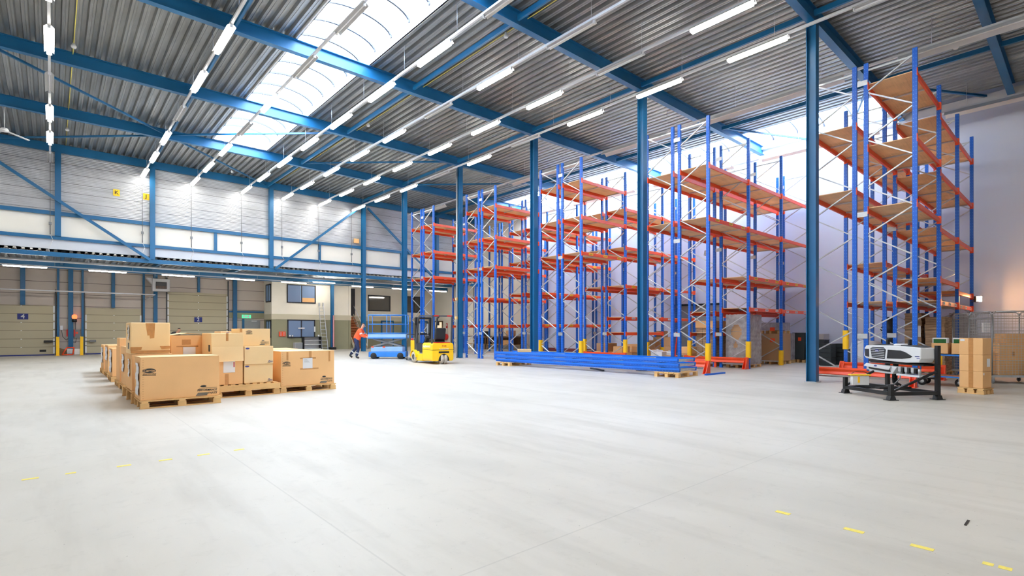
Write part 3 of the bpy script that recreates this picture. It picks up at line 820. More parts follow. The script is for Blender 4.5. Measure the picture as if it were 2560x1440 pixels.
def pallet(loc, wx, dy, label, rz=0., group='wooden pallets', detail=True, h=.144, m='pallet'):
    """local x 0..wx (front side), y 0..dy"""
    t = thing('pallet', label, 'pallet', loc, rz, group)
    bt = .022; bh = h-3*bt
    if detail:
        n = 5
        for k in range(n): child(bx(wx, .13, bt, m), 'top_board', t, (wx/2, .065+k*(dy-.13)/(n-1), h-bt))
        for k in range(3): child(bx(.1, dy, bt, m), 'cross_board', t, (.07+k*(wx-.14)/2, dy/2, h-2*bt))
        for i in range(3):
            child(bx(wx, .1, bt, m), 'bottom_board', t, (wx/2, .05+i*(dy-.1)/2, 0))
            for j in range(3): child(bx(.13, .1, bh, m), 'block', t, (.07+j*(wx-.14)/2, .05+i*(dy-.1)/2, bt))
    else:
        a = MB(); [a.box(0, wx, k*(dy-.13)/4, k*(dy-.13)/4+.13, h-bt, h) for k in range(5)]; a.box(0, wx, 0, dy, h-2*bt, h-bt); part(a, 'deck', m, t)
        a = MB(); [a.box(j*(wx-.14)/2, j*(wx-.14)/2+.14, i*(dy-.1)/2, i*(dy-.1)/2+.1, 0, h-2*bt) for i in range(3) for j in range(3)]; part(a, 'feet', m, t)
    return t

def body(w, d, h, m='card', bulge=.0):
    mb = MB(); mb.box(0, w, 0, d, 0, h); return mb
def carton(loc, w, d, h, label, rz=0., m='card', group='cardboard boxes on the left pallets', tape=(), sheets=(), top=True, bevel=.008):
    t = thing('cardboard_box', label, 'box', loc, rz, group)
    b_ = body(w, d, h).build('box_body', m, t, bevel=bevel)
    if top:
        mb = MB(); mb.box(.0, w, d/2-.03, d/2+.03, h, h+.0015); mb.build('top_tape', 'tape', t)
    for (x0, x1, z0, z1) in tape:
        mb = MB(); mb.box(x0, x1, -.0022, -.0002, z0, z1); mb.build('tape_strip', 'tape', t)
    for (x0, x1, z0, z1) in sheets:
        mb = MB(); mb.box(x0, x1, -.004, -.0025, z0, z1); sh = mb.build('document_sheet', 'paper', t)
        mb = MB()
        for k in range(5): mb.box(x0+.02, x0+.02+(x1-x0)*(.35+.1*(k % 3)), -.0048, -.0042, z1-.03-k*.022-.003, z1-.03-k*.022)
        mb.build('printed_lines', 'greyink', sh)
    return t
def side_sheet(t, d0, d1, z0, z1, n=18):
    """wavy document pouch on the left (-X) face"""
    mb = MB()
    for i in range(n):
        a, b = z0+(z1-z0)*i/n, z0+(z1-z0)*(i+1)/n
        oa = -.016-.007*math.sin(i*.75)-.003*math.sin(i*2.3); ob = -.016-.007*math.sin((i+1)*.75)-.003*math.sin((i+1)*2.3)
        mb.face([(oa, d0, a), (oa, d1, a), (ob, d1, b), (ob, d0, b)]); mb.face([(oa-.002, d0, a), (oa-.002, d1, a), (ob-.002, d1, b), (ob-.002, d0, b)])
    mb.build('document_pouch', 'paper', t, label='white paper in a plastic pouch')
def oval(parent, x, z, w, h, y=-.003, ink='ink', txt='Carrier', tm='card'):
    mb = MB(); n = 28
    mb.prism([(x+w/2*math.cos(2*math.pi*k/n), z+h/2*math.sin(2*math.pi*k/n)) for k in range(n)], 'y', y, y+.002)
    o = mb.build('oval_emblem', ink, parent)
    if txt: text(txt, h*.72, (x, y-.001, z), FRONT, tm, o, 'lettering', shear=.25, sx=w/h*.42)
def big_print(t, x, z, w, ink='ink'):
    oval(t, x+w/2, z, w, w*.4, ink=ink)
    o = text('TRANSICOLD', w*.155, (x+w/2, -.003, z-w*.29), FRONT, ink, t, 'lettering', shear=.3, sx=1.05)
    mb = MB(); mb.box(x, x+w, -.003, -.001, z-w*.43, z-w*.38); mb.build('underline', ink, t)
def parts_print(t, x, z, w, ink='ink'):
    """x,z lower-left corner"""
    oval(t, x+w*.32, z+w*.52, w*.3, w*.11, ink=ink, txt='')
    text('PERFORMANCE', w*.155, (x+w*.5, -.003, z+w*.3), FRONT, ink, t, 'lettering', shear=.25, sx=.9)
    text('PARTS', w*.155, (x+w*.76, -.003, z+w*.12), FRONT, ink, t, 'lettering', shear=.3)
    mb = MB(); mb.prism([(x-.02, z), (x+w*.5, z), (x+w*.56, z+w*.17), (x+.02, z+w*.17)], 'y', -.003, -.001); mb.build('underline', 'greyink', t)
    mb = MB(); mb.prism([(x+w*.1, z+w*.41), (x+w, z+w*.41), (x+w, z+w*.425), (x+w*.1, z+w*.425)], 'y', -.003, -.001); mb.build('underline', ink, t)

H0 = .146
pallet((1.17, 11.22, 0), 1.28, .88, 'wooden pallet under the big front-left printed box')
t = carton((1.18, 11.27, H0), 1.25, .86, .765, 'largest front-left cardboard box with black oval emblem and wavy paper on its side', top=False)
big_print(t, .03, .53, .2); parts_print(t, .87, .015, .34); side_sheet(t, .12, .5, .08, .66)
mb = MB()
for k in range(17): mb.box(.028, .05, -.0012, -.0002, .03+k*.043, .036+k*.043)
mb.build('stitch_marks', 'tape', t)
mb = MB(); mb.prism([(0, 0), (1.25, 0), (1.25, .86), (.62, .9), (0, .84)], 'z', .766, .772); mb.build('lid', 'card_light', t)
pallet((1.13, 12.17, 0), .8, 1.7, 'wooden pallet under the two stacked boxes at left', h=.235)
t = carton((1.15, 12.28, .237), .66, 1.1, .70, 'tall brown box under the heavily taped box'); side_sheet(t, .25, .45, .25, .6)
t = carton((1.13, 12.3, .939), .645, .8, .615, 'topmost heavily taped box at the left of the group', top=False, m='card_light', bevel=.02)
for ti, (x0, x1, z0, z1) in enumerate(((.27, .34, .36, .6), (.31, .38, .3, .6), (.0, .17, .07, .14), (0.005, .64, .02, .07), (.5, .64, .09, .15))):
    mb = MB(); mb.prism([(x0, z0), (x1, z0+.01), (x1+.015 if x1 < .6 else x1, z1), (x0-.03 if x0 > .02 else x0, z1)], 'y', -.0025-.0012*ti, -.0004-.0012*ti); mb.build('tape_strip', 'tape', t)
side_sheet(t, .08, .22, .28, .56)
mb = MB(); mb.box(-.003, -.001, .28, .5, .4, .52); mb.box(-.003, -.001, .2, .42, .1, .22); mb.build('stencil_print', 'greyink', t)
# column of pallets going back
def simple(loc, w, d, h, lab, sheet=None, m='card', pl=True, **k):
    if pl: pallet((loc[0]-.03, loc[1]-.04, 0), max(w+.05, .8), d+.1, 'wooden pallet under the %s' % lab.split(',')[0], detail=False)
    t = carton((loc[0], loc[1], loc[2]), w, d, h, lab, m=m, **k)
    if sheet: side_sheet(t, *sheet)
    return t
simple((1.25, 14.3, H0), .95, 1.25, .88, 'brown box directly behind the stacked pair, with a thin paper strip', (.5, .9, .3, .7))
t = simple((1.25, 15.9, H0), .75, .9, .86, 'brown box carrying a small box in the left column', None)
carton((1.25, 15.92, 1.008), .72, .7, .2, 'small brown box on top in the left column')
t = simple((1.23, 17.7, H0), .9, 1., .76, 'low box with white wavy sheet in the left column', (.1, .7, .1, .72))
t = simple((1.26, 19.5, H0), 1.3, 1.2, .81, 'wide box near the far end of the left column', (.2, .9, .35, .75))
t = simple((1.25, 21.2, H0), .8, 1.1, .78, 'farthest box of the left column by the docks', (.2, .8, .2, .7))
# second column
pallet((1.99, 12.85, 0), .62, 1.1, 'wooden pallet under the open box behind the front box', detail=False)
t = carton((1.99-.12, 12.88, H0), .67, .85, 1.15, 'tall open-topped box with blank white sheet behind the front box', top=False, tape=((.2, .36, .95, 1.06), (.1, .5, .9, .925)), bevel=.012)
mb = MB(); mb.box(.22, .45, -.0045, -.003, .45, .9); mb.build('document_sheet', 'paper', t)
mb = MB(); mb.prism([(0, 1.152), (.3, 1.2), (.6, 1.17), (.67, 1.152), (.6, 1.158), (.3, 1.188)], 'y', .0, .84); mb.build('lid', 'card_light', t)
# middle pallet
p = pallet((2.5, 11.97, 0), 1.28, .95, 'pale wooden pallet with deep front board in the middle', h=.15)
mb = MB(); mb.box(0, 1.28, -.02, .0, .13, .25); mb.build('front_board', 'pallet', p)
for k in range(9): 
    if k == 0: mb = MB()
    mb.box(.02+k*.14, .1+k*.14, 0, .95, .25, .268)
mb.box(0, 1.28, .0, .95, .15, .25); mb.build('deck', 'pallet', p)
t = carton((2.49, 12.0, .27), .54, .85, .49, 'brown box at bottom of the middle pallet with a white sheet', top=False, tape=((.2, .27, .0, .22),)); 
mb = MB(); mb.box(.17, .39, -.006, -.004, .25, .49); sh = mb.build('document_sheet', 'paper', t)
mb = MB(); mb.box(.36, .38, -.007, -.006, .36, .47); mb.build('red_mark', 'red', sh)
t = carton((2.44, 12.0, .761), .6, .88, .58, 'tall pale box on the middle pallet with its front flap hanging', m='card_light', top=False, tape=((.27, .315, .42, .58),))
mb = MB(); mb.prism([(-.012, .0), (-.045, -.005), (-.04, .0), (-.002, .3), (-.001, .3)], 'x', .01, .6); mb.build('front_flap', 'card_light', t)
mb = MB(); mb.box(-.002, -.0005, .1, .25, .2, .34); mb.build('stencil_print', 'ink', t)
t = carton((3.06, 12.02, .27), .58, .85, .4, 'bottom pale box with blue oval print on the middle pallet', m='card_light'); oval(t, .06, .36, .085, .035, ink='blueink', tm='card_light', txt=''); parts_print(t, .47, .02, .1, 'blueink')
t = carton((3.06, 11.99, .673), .585, .85, .385, 'upper pale box with blue oval print on the middle pallet', m='card_light', rz=R(1.2)); oval(t, .06, .34, .08, .035, ink='blueink', tm='card_light', txt=''); parts_print(t, .47, .02, .1, 'blueink')
t = carton((3.02, 12.2, 1.062), .62, .7, .375, 'topmost printed box of the middle pallet', m='card_light', tape=((.0, .05, .3, .375),)); big_print(t, .12, .31, .13, 'greyink'); parts_print(t, .41, .02, .18, 'greyink')
pallet((2.85, 13.2, 0), .85, 1.0, 'wooden pallet hidden behind the middle pallet', detail=False)
t = carton((2.87, 13.3, H0), .78, .8, 1.14, 'tall brown box hidden behind the middle pallet')
t = carton((2.89, 13.3, 1.288), .6, .6, .09, 'flat thin box lying on top behind the middle pallet', m='card_light'); oval(t, .15, .05, .07, .03, ink='blueink', txt='')
# right pallet
pallet((3.8, 12.02, 0), 1.27, .92, 'wooden pallet under the right printed box')
t = carton((3.82, 12.05, H0), 1.22, .88, .775, 'right-hand printed box with taped white document', top=False, tape=((.12, .16, .58, .765), (.62, .68, .57, .775), (1.08, 1.12, .52, .765), (.42, .78, .595, .63), (.42, .84, .355, .39)))
big_print(t, .035, .52, .17); parts_print(t, .88, .02, .29)
mb = MB(); mb.box(.48, .7, -.0045, -.003, .38, .62); sh = mb.build('document_sheet', 'paper', t)
mb = MB()
for k in range(4): mb.box(.51, .58+.02*k, -.0052, -.0045, .58-k*.02, .583-k*.02)
mb.build('printed_lines', 'greyink', sh)
mb = MB(); mb.box(0, 1.22, 0, .88, .776, .782); mb.build('lid', 'card_light', t)
mb = MB()
for k in range(14): mb.box(.025, .045, -.0012, -.0002, .04+k*.052, .046+k*.052)
mb.build('stitch_marks', 'tape', t)
pallet((3.8, 13.2, 0), 1.1, 1.75, 'wooden pallet under the box behind the right printed box', detail=False)
carton((3.82, 13.25, H0), 1.05, 1.65, .77, 'long low box behind the right printed box', tape=((.8, .85, .68, .77),))

# ================================================================== LYING FRAMES
ang = math.atan2(13.99-13.55, 16.04-8.2)      # lean to -X going away
pallet((13.75, 8.12, 0), 1.2, .8, 'wooden pallet under the near end of the lying blue frames', R(2))
pallet((13.38, 15.2, 0), 1.2, .8, 'wooden pallet under the far end of the lying blue frames', R(2))
names = ['lowest', 'middle', 'topmost']
lf = None
for k in range(3):
    if lf is None:
        lf = thing('lying_upright_frame', '', 'rack frame')
        for x in (.05, 1.1):
            a = MB(); a.box(x-.055, x+.055, 0, 8.0, .055, .122); a.box(x-.034, x+.034, 0, 8.0, 0, .056, 1); part(a, 'post', ['rackplain', 'rack_lying'], lf)
        for j in range(12):
            a = MB(); y0 = .1+j*.64; s_ = j % 2
            a.bar((.1 if s_ else 1.05, y0, .06), (1.05 if s_ else .1, y0+.6, .06), .04, .05); part(a, 'brace', 'galv', lf)
        for yy in (.02, 7.98):
            a = MB(); a.bar((.1, yy, .06), (1.05, yy, .06), .03, .06); part(a, 'end_bar', 'galv', lf)
        o = lf
    else: o = copy_tree(lf)
    put(o, (13.96-.015*k, 8.22+.02*k, .146+.14*k), ang, '%s of the three blue rack frames lying flat' % names[k], 'stack of blue rack frames lying on pallets')
for k in (0, 1):
    for yy in (.6, 4., 7.4):
        a = MB(); a.box(0, 1.15, 0, .06, 0, .025)
        tag(a.build('spacer_batten', 'dgrey'), 'dark batten between the lying blue frames', 'batten', 'battens between the lying frames')
        o = bpy.context.view_layer.objects if False else [c for c in COL.objects if c.name.startswith('spacer_batten')][-1]
        o.rotation_euler = (0, 0, ang); o.location = (13.96-math.sin(ang)*yy, 8.22+math.cos(ang)*yy, .261+.14*k)
carton((13.68, 15.0, .545), .5, .35, .12, 'small pale wooden box on top of the lying frames', rz=R(-35), m='card_light', group='loose cartons', top=False)
for k, (x, y, a_) in enumerate(((14.2, 11.2, 62), (15.2, 8.0, -3))):
    mb = MB(); mb.box(0, 1.1, 0, .08, 0, .05); o = mb.build('loose_beam', 'dgrey' if k == 0 else 'rackplain')
    o.location = (x, y, 0); o.rotation_euler = (0, 0, R(a_)); tag(o, ('dark metal strip on the floor under the lying frames', 'short blue beam on the floor by the orange guard')[k], 'beam')

# ================================================================== FORKLIFT
fk = thing('forklift', 'yellow and dark grey electric forklift, seen from behind', 'forklift', (12.13, 17.95, 0), R(-7))
W_ = .5
mb = MB()   # counterweight / body, profile in (x,z), extruded along y
mb.prism([(-W_, .2), (-W_+.05, .13), (W_-.05, .13), (W_, .2), (W_, .8), (W_-.06, .88), (-W_+.06, .88), (-W_, .8)], 'y', .0, .95)
bodyo = mb.build('body', 'yellow', fk, bevel=.03)
# rear wheel arch: dark recess plate
mb = MB(); n = 14
mb.prism([(.25*math.cos(math.pi*k/n)+.04, .13+.3*math.sin(math.pi*k/n)) for k in range(n+1)], 'y', -.006, .05); mb.build('wheel_arch', 'black', fk)
mb = MB(); mb.prism([(-W_, .1), (W_, .1), (W_, .4), (-W_, .4)], 'y', .95, 1.75); mb.build('side_sill', 'yellow', fk, bevel=.03)
mb = MB(); mb.box(-.42, .42, 1.0, 1.6, .4, .43); mb.build('floor_plate', 'grey', fk)
mb = MB(); mb.prism([(1.55, .42), (1.8, .42), (1.8, .85), (1.68, .85)], 'x', -.44, .44); mb.build('cowl', 'dgrey', fk)
mb = MB(); mb.box(-.3, .34, .02, .3, .88, .905); mb.build('rear_panel', 'red', fk)
mb = MB(); mb.box(-.2, .28, -.008, .0, .46, .53); mb.box(-.501, .501, -.006, .96, .585, .6); mb.build('dark_seam', 'black', fk)
for y in (.3,):
    for x in (-.04, .12):
        mb = MB(); mb.lathe([(.09, -.068), (.18, -.068), (.215, -.05), (.22, 0), (.215, .05), (.18, .068), (.09, .068)], (x, .14, .22), 'x', 26); w_ = mb.build('rear_wheel', 'tyre', fk)
        mb = MB(); mb.lathe([(0, -.03), (.09, -.03), (.09, .03), (0, .03)], (x, .14, .22), 'x', 18); mb.build('hub', 'dgrey', w_)
for x in (-.47, .47):
    mb = MB(); mb.lathe([(.12, -.08), (.22, -.08), (.245, -.05), (.25, 0), (.245, .05), (.22, .08), (.12, .08)], (x, 1.75, .25), 'x', 28); w_ = mb.build('front_wheel', 'tyre', fk)
    mb = MB(); mb.lathe([(0, -.05), (.06, -.05), (.09, -.02), (.125, -.05), (.125, .05), (0, .05)], (x, 1.75, .25), 'x', 20); mb.build('hub', 'grey', w_)
    mb = MB(); s_ = 1 if x > 0 else -1; n = 10
    P = [(1.75+.31*math.cos(math.pi*k/n), .25+.31*math.sin(math.pi*k/n)) for k in range(n+1)]+[(1.75+.28*math.cos(math.pi*k/n), .25+.28*math.sin(math.pi*k/n)) for k in range(n, -1, -1)]
    for (a, b) in zip(range(n), range(1, n+1)):
        q = [P[a], P[b], P[2*n+1-b], P[2*n+1-a]]; mb.prism(q, 'x', x-.11, x+.11)
    mb.build('mudguard', 'yellow', fk)
# overhead guard
mb = MB()
for x in (-.45, .45):
    mb.bar((x, .12, .86), (x, .06, 2.0), .06, .06); mb.bar((x, .03, 2.0), (x, 1.25, 2.03), .06, .06)
    mb.bar((x, 1.25, 2.03), (x, 1.45, 1.93), .06, .06); mb.bar((x, 1.45, 1.93), (x, 1.66, .85), .06, .06)
mb.build('guard_frame', 'dgrey', fk)
for k in range(6):
    mb = MB(); y = .06+k*.23; mb.bar((-.45, y, 2.01), (.45, y, 2.01), .04, .03); mb.build('roof_bar', 'dgrey', fk)
mb = MB(); mb.box(-.4, -.2, .0, .03, 1.98, 2.03); mb.box(.2, .4, .0, .03, 1.98, 2.03); mb.build('tail_lamp', 'red', fk)
mb = MB(); mb.prism([(.28, .9), (.8, .9), (.85, .98), (.8, 1.04), (.35, 1.04)], 'x', -.25, .25); seat = mb.build('seat', 'black', fk, bevel=.03)
mb = MB(); mb.prism([(.25, 1.0), (.38, 1.0), (.33, 1.46), (.27, 1.52), (.17, 1.48)], 'x', -.24, .24); mb.build('backrest', 'black', seat, bevel=.05)
mb = MB(); mb.bar((-.1, 1.5, .8), (-.1, 1.22, 1.12), .16, .12); mb.build('steering_column', 'black', fk)
mb = MB(); n = 20
pp = [Vector((-.1+.17*math.cos(2*math.pi*k/n), 1.2+.17*math.sin(2*math.pi*k/n)*.8, 1.14+.17*math.sin(2*math.pi*k/n)*.5)) for k in range(n+1)]
mb.tube(pp, .014); mb.build('steering_wheel', 'rubber', fk)
mb = MB(); mb.box(.2, .4, .9, 1.3, .8, .98); mb.build('control_console', 'grey', fk, bevel=.03)
for x in (-.34, .34):
    mb = MB(); mb.box(x-.05, x+.05, 1.86, 1.98, .08, 1.95); mb.build('mast_rail', 'black', fk)
    mb = MB(); mb.cyl((x*.6, 1.9, .2), (x*.6, 1.9, 1.7), .035); mb.build('lift_cylinder', 'grey', fk)
for z in (.5, 1.2, 1.9): mb = MB(); mb.box(-.38, .38, 1.88, 1.96, z, z+.08); mb.build('mast_crossbar', 'black', fk)
mb = MB(); mb.box(-.45, .45, 2.0, 2.05, .1, .2); mb.box(-.45, .45, 2.0, 2.05, .45, .55); mb.build('fork_carriage', 'black', fk)
for x in (-.28, .28):
    mb = MB(); mb.prism([(2.05, .04), (3.1, .04), (3.1, .06), (2.1, .09), (2.1, .6), (2.05, .6)], 'x', x-.05, x+.05); mb.build('fork', 'dgrey', fk)
for x in (-.52, .52):
    mb = MB(); mb.box(x-.06, x+.06, 1.5, 1.54, 1.62, 1.8); mb.build('mirror', 'black', fk)
o = text('Jungheinrich', .145, (-.503, .52, .74), LEFT, 'paper', fk, 'lettering', shear=.1)
o = text('P104', .1, (.05, -.004, .75), FRONT, 'red', fk); o = text('Jungheinrich', .085, (.05, -.004, .63), FRONT, 'paper', fk)

# ================================================================== SCISSOR LIFT, BARRIER FRAME
wz = -th                                # faces across the view: parallel to the aisle it rolls along
sl = thing('scissor_lift', 'blue scissor lift platform being pushed past the stairs', 'scissor lift', (12.46, 23.2, 0), R(-41))
mb = MB(); mb.box(-.9, .9, -.38, .38, .1, .36); mb.build('chassis', 'blue', sl, bevel=.03)
mb = MB(); mb.box(-.8, .75, -.33, .33, .36, .6); mb.build('battery_tray', 'lblue', sl, bevel=.02)
for x in (-.65, .65):
    for y in (-.34, .34):
        mb = MB(); mb.lathe([(0, -.05), (.15, -.05), (.16, 0), (.15, .05), (0, .05)], (x, y, .16), 'y', 18); mb.build('wheel', 'rubber', sl)
for y in (-.25, .25):
    mb = MB(); mb.bar((-.7, y, .62), (.7, y, .98), .05, .07); mb.bar((.7, y, .62), (-.7, y, .98), .05, .07); mb.build('scissor_arm', 'grey', sl)
mb = MB(); mb.box(-.92, .92, -.4, .4, 1.0, 1.06); mb.build('platform_floor', 'blue', sl)
mb = MB()
for y in (-.41, .4): mb.box(-.92, .92, y, y+.012, 1.06, 1.22)
for x in (-.92, .91): mb.box(x, x+.012, -.4, .4, 1.06, 1.22)
mb.build('toe_board', 'lblue', sl)
for z in (1.26, 1.7, 2.15):
    mb = MB()
    for a, b in (((-.9, -.39), (.9, -.39)), ((.9, -.39), (.9, .39)), ((.9, .39), (-.9, .39)), ((-.9, .39), (-.9, -.39))): mb.cyl((*a, z), (*b, z), .022, n=8)
    mb.build('guard_rail', 'blue', sl)
for x in (-.9, 0, .9):
    for y in (-.39, .39):
        mb = MB(); mb.cyl((x, y, 1.06), (x, y, 2.15), .018, n=8); mb.build('guard_post', 'blue', sl)
for x in (-.75, -.2):
    mb = MB(); mb.box(x, x+.12, -.42, -.38, .56, .62); mb.build('warning_lamp', 'orange', sl)
yc = thing('yellow_bollard_stand', 'yellow column inside a black tubular frame left of the forklift', 'stand', (12.95, 21.9, 0), R(-41))
mb = MB(); mb.box(.0, .28, -.12, .12, .05, .92); mb.build('column', 'yellow', yc, bevel=.02)
mb = MB(); mb.box(-.05, .35, -.16, .16, 0, .05); mb.build('foot', 'dgrey', yc)
mb = MB(); mb.tube([(-.16, -.2, 0), (-.16, -.2, 1.2), (.22, -.2, 1.2), (.22, -.2, 0)], .02); mb.build('frame', 'black', yc)
mb = MB(); mb.cyl((.06, 0, .92), (.06, 0, 1.02), .05); mb.build('knob', 'red', yc)

# ================================================================== PERSON
def skin_mesh(name, verts, edges, radii, m, parent=None, root=0, sub=2):
    me = bpy.data.meshes.new(name); me.from_pydata([tuple(v) for v in verts], edges, [])
    me.materials.append(M[m]); o = bpy.data.objects.new(name, me); COL.objects.link(o)
    if parent: o.parent = parent
    sk = o.modifiers.new('skin', 'SKIN'); sk.use_smooth_shade = True
    for i, r_ in enumerate(radii):
        r2 = r_ if isinstance(r_, tuple) else (r_, r_)
        me.skin_vertices[0].data[i].radius = r2
    me.skin_vertices[0].data[root].use_root = True
    s_ = o.modifiers.new('sub', 'SUBSURF'); s_.levels = sub; s_.render_levels = sub
    return o
def ensure_skin(verts, edges): pass

def person(loc, rz, label, pose, jacket, trousers):
    J = pose
    V = []; E_ = []; Rr = []
    def add(p, r_, prev=None):
        V.append(p); Rr.append(r_)
        if prev is not None: E_.append((prev, len(V)-1))
        return len(V)-1
    pe = add(J['pelvis'], (.13, .15)); be = add(J['belly'], (.11, .14), pe); ch = add(J['chest'], (.12, .165), be)
    nk = add(J['neck'], .055, ch); hb = add(J['headb'], (.075, .07), nk); hm = add(J['head'], (.1, .082), hb); ht = add(J['headt'], (.07, .065), hm)
    for s_ in ('l', 'r'):
        a = add(J['sh'+s_], .062, ch); b = add(J['el'+s_], .043, a); c_ = add(J['wr'+s_], .028, b)
        pm = add(J['pa'+s_], (.02, .035), c_); d = (Vector(J['pa'+s_])-Vector(J['wr'+s_])).normalized()
        side = d.cross(Vector((0, 0, 1))).normalized()
        for k in range(4):
            base = Vector(J['pa'+s_])+side*(.028-.019*k)+d*.02; L_ = (.03, .036, .034, .026)[k]
            f1 = add(tuple(base), .009, pm); f2 = add(tuple(base+d*L_), .0085, f1); add(tuple(base+d*L_*1.5+Vector((0, 0, -L_*.7))), .0075, f2)
        tb = Vector(J['wr'+s_])+d*.03+side*.03*(1 if s_ == 'l' else -1); t1 = add(tuple(tb), .011, c_); add(tuple(tb+d*.035+side*.02*(1 if s_ == 'l' else -1)), .009, t1)
        h_ = add(J['hp'+s_], .088, pe); k_ = add(J['kn'+s_], .055, h_); an = add(J['an'+s_], .038, k_); add(J['to'+s_], (.03, .042), an)
    me = bpy.data.meshes.new('person'); me.from_pydata([tuple(v) for v in V], E_, []); me.materials.append(M['skin'])
    o = bpy.data.objects.new('person', me); COL.objects.link(o)
    o.location = loc; o.rotation_euler = (0, 0, rz); tag(o, label, 'person')
    def fin(o, R_, root=0):
        bpy.context.view_layer.objects.active = o
        sk = o.modifiers.new('skin', 'SKIN'); sk.use_smooth_shade = True
        if not o.data.skin_vertices: o.data.attributes if True else None
        if o.data.skin_vertices:
            for i, r_ in enumerate(R_): o.data.skin_vertices[0].data[i].radius = r_ if isinstance(r_, tuple) else (r_, r_)
            o.data.skin_vertices[0].data[root].use_root = True
        s_ = o.modifiers.new('sub', 'SUBSURF'); s_.levels = 2; s_.render_levels = 2
    fin(o, Rr)
    def cloth(name, pts, edges, R_, m, root=0):
        me = bpy.data.meshes.new(name); me.from_pydata([tuple(p) for p in pts], edges, []); me.materials.append(M[m])
        c = bpy.data.objects.new(name, me); COL.objects.link(c); c.parent = o; fin(c, R_, root); return c
    mid = lambda a, b, t=.5: tuple(Vector(a).lerp(Vector(b), t))
    jk = cloth('jacket', [mid(J['pelvis'], J['belly'], -.35), J['belly'], J['chest'], mid(J['chest'], J['neck'], .75), J['shl'], J['ell'], mid(J['ell'], J['wrl'], .85), J['shr'], J['elr'], mid(J['elr'], J['wrr'], .85)],
               [(0, 1), (1, 2), (2, 3), (2, 4), (4, 5), (5, 6), (2, 7), (7, 8), (8, 9)], [(.175, .195), (.17, .2), (.165, .215), .085, .1, .065, .05, .1, .068, .05], jacket)
    tr = cloth('trousers', [mid(J['pelvis'], J['belly'], .6), J['pelvis'], J['hpl'], J['knl'], mid(J['knl'], J['anl'], .92), J['hpr'], J['knr'], mid(J['knr'], J['anr'], .92)],
               [(0, 1), (1, 2), (2, 3), (3, 4), (1, 5), (5, 6), (6, 7)], [(.152, .175), (.16, .18), .115, .08, .075, .112, .08, .075], trousers, 1)
    for s_ in 'lr':
        cloth('boot', [mid(J['kn'+s_], J['an'+s_], .8), J['an'+s_], tuple(Vector(J['to'+s_])), ], [(0, 1), (1, 2)], [.055, .058, (.042, .05)], 'black')
        # reflective bands: rings on the shin and sleeve
        mb = MB(); a, b = Vector(J['kn'+s_]), Vector(J['an'+s_]); mb.cyl(a.lerp(b, .42), a.lerp(b, .54), .083, r2=.08, n=16, caps=False); mb.build('reflective_band', 'hivis_band', o)
        mb = MB(); a, b = Vector(J['sh'+s_]), Vector(J['el'+s_]); mb.cyl(a.lerp(b, .6), a.lerp(b, .78), .078, r2=.073, n=16, caps=False); mb.build('reflective_band', 'hivis_band', o)
    hd = Vector(J['head']); up = (Vector(J['headt'])-Vector(J['headb'])).normalized(); fw = Vector((1, 0, 0)); fw = (fw-up*fw.dot(up)).normalized()
    cloth('hair', [tuple(hd-fw*.045-up*.02), tuple(hd-fw*.03+up*.05), tuple(hd+fw*.04+up*.085)], [(0, 1), (1, 2)], [(.07, .075), (.082, .088), (.05, .06)], 'hair')
    for sgn in (-1, 1):
        mb = MB(); e = hd+fw*.088+Vector((0, sgn*.032, 0))+up*.01; mb.lathe([(0, -.008), (.008, 0), (0, .008)], tuple(e), 'x', 8); mb.build('eye', 'ink', o)
        mb = MB(); e = hd+Vector((0, sgn*.085, 0)); mb.lathe([(0, -.02), (.025, 0), (0, .02)], tuple(e), 'y', 10); mb.build('ear', 'skin', o)
    mb = MB(); a = hd+fw*.09; mb.cyl(a+up*.01, a-up*.03+fw*.02, .009, r2=.016, n=8); mb.build('nose', 'skin', o)
    mb = MB(); a = hd+fw*.088-up*.055; mb.bar(a+Vector((0, -.025, 0)), a+Vector((0, .025, 0)), .012, .012); mb.build('mouth', 'red', o)
    return o
walk = dict(pelvis=(0, 0, .95), belly=(.07, 0, 1.1), chest=(.17, 0, 1.31), neck=(.27, 0, 1.5), headb=(.3, 0, 1.55), head=(.34, 0, 1.65), headt=(.36, 0, 1.73),
            shl=(.2, .2, 1.42), ell=(.34, .27, 1.16), wrl=(.58, .2, 1.1), pal=(.65, .19, 1.11), shr=(.2, -.2, 1.42), elr=(.34, -.27, 1.14), wrr=(.58, -.2, 1.06), par=(.65, -.19, 1.07),
            hpl=(0, .1, .9), knl=(-.06, .11, .5), anl=(-.36, .11, .17), tol=(-.22, .11, .05), hpr=(0, -.1, .9), knr=(.13, -.11, .49), anr=(.02, -.11, .09), tor=(.18, -.11, .045))
person((11.25, 24.22, 0), R(-41), 'person in orange high-visibility jacket and navy trousers pushing the blue lift', walk, 'hivis', 'navy')

lean = dict(pelvis=(-.05, 0, .93), belly=(.06, 0, 1.05), chest=(.22, 0, 1.19), neck=(.38, 0, 1.3), headb=(.42, 0, 1.34), head=(.47, 0, 1.43), headt=(.49, 0, 1.5),
            shl=(.27, .2, 1.25), ell=(.4, .26, 1.0), wrl=(.62, .2, .95), pal=(.69, .19, .95), shr=(.27, -.2, 1.25), elr=(.38, -.26, .98), wrr=(.6, -.2, .9), par=(.67, -.19, .9),
            hpl=(-.05, .1, .88), knl=(-.08, .11, .49), anl=(-.34, .11, .17), tol=(-.2, .11, .05), hpr=(-.05, -.1, .88), knr=(.1, -.11, .48), anr=(.02, -.11, .09), tor=(.18, -.11, .045))
person((5.35, 36.7, 0), R(-41), 'person in dark clothes stooping behind the boxes, in front of dock door 2', lean, 'black', 'navy')

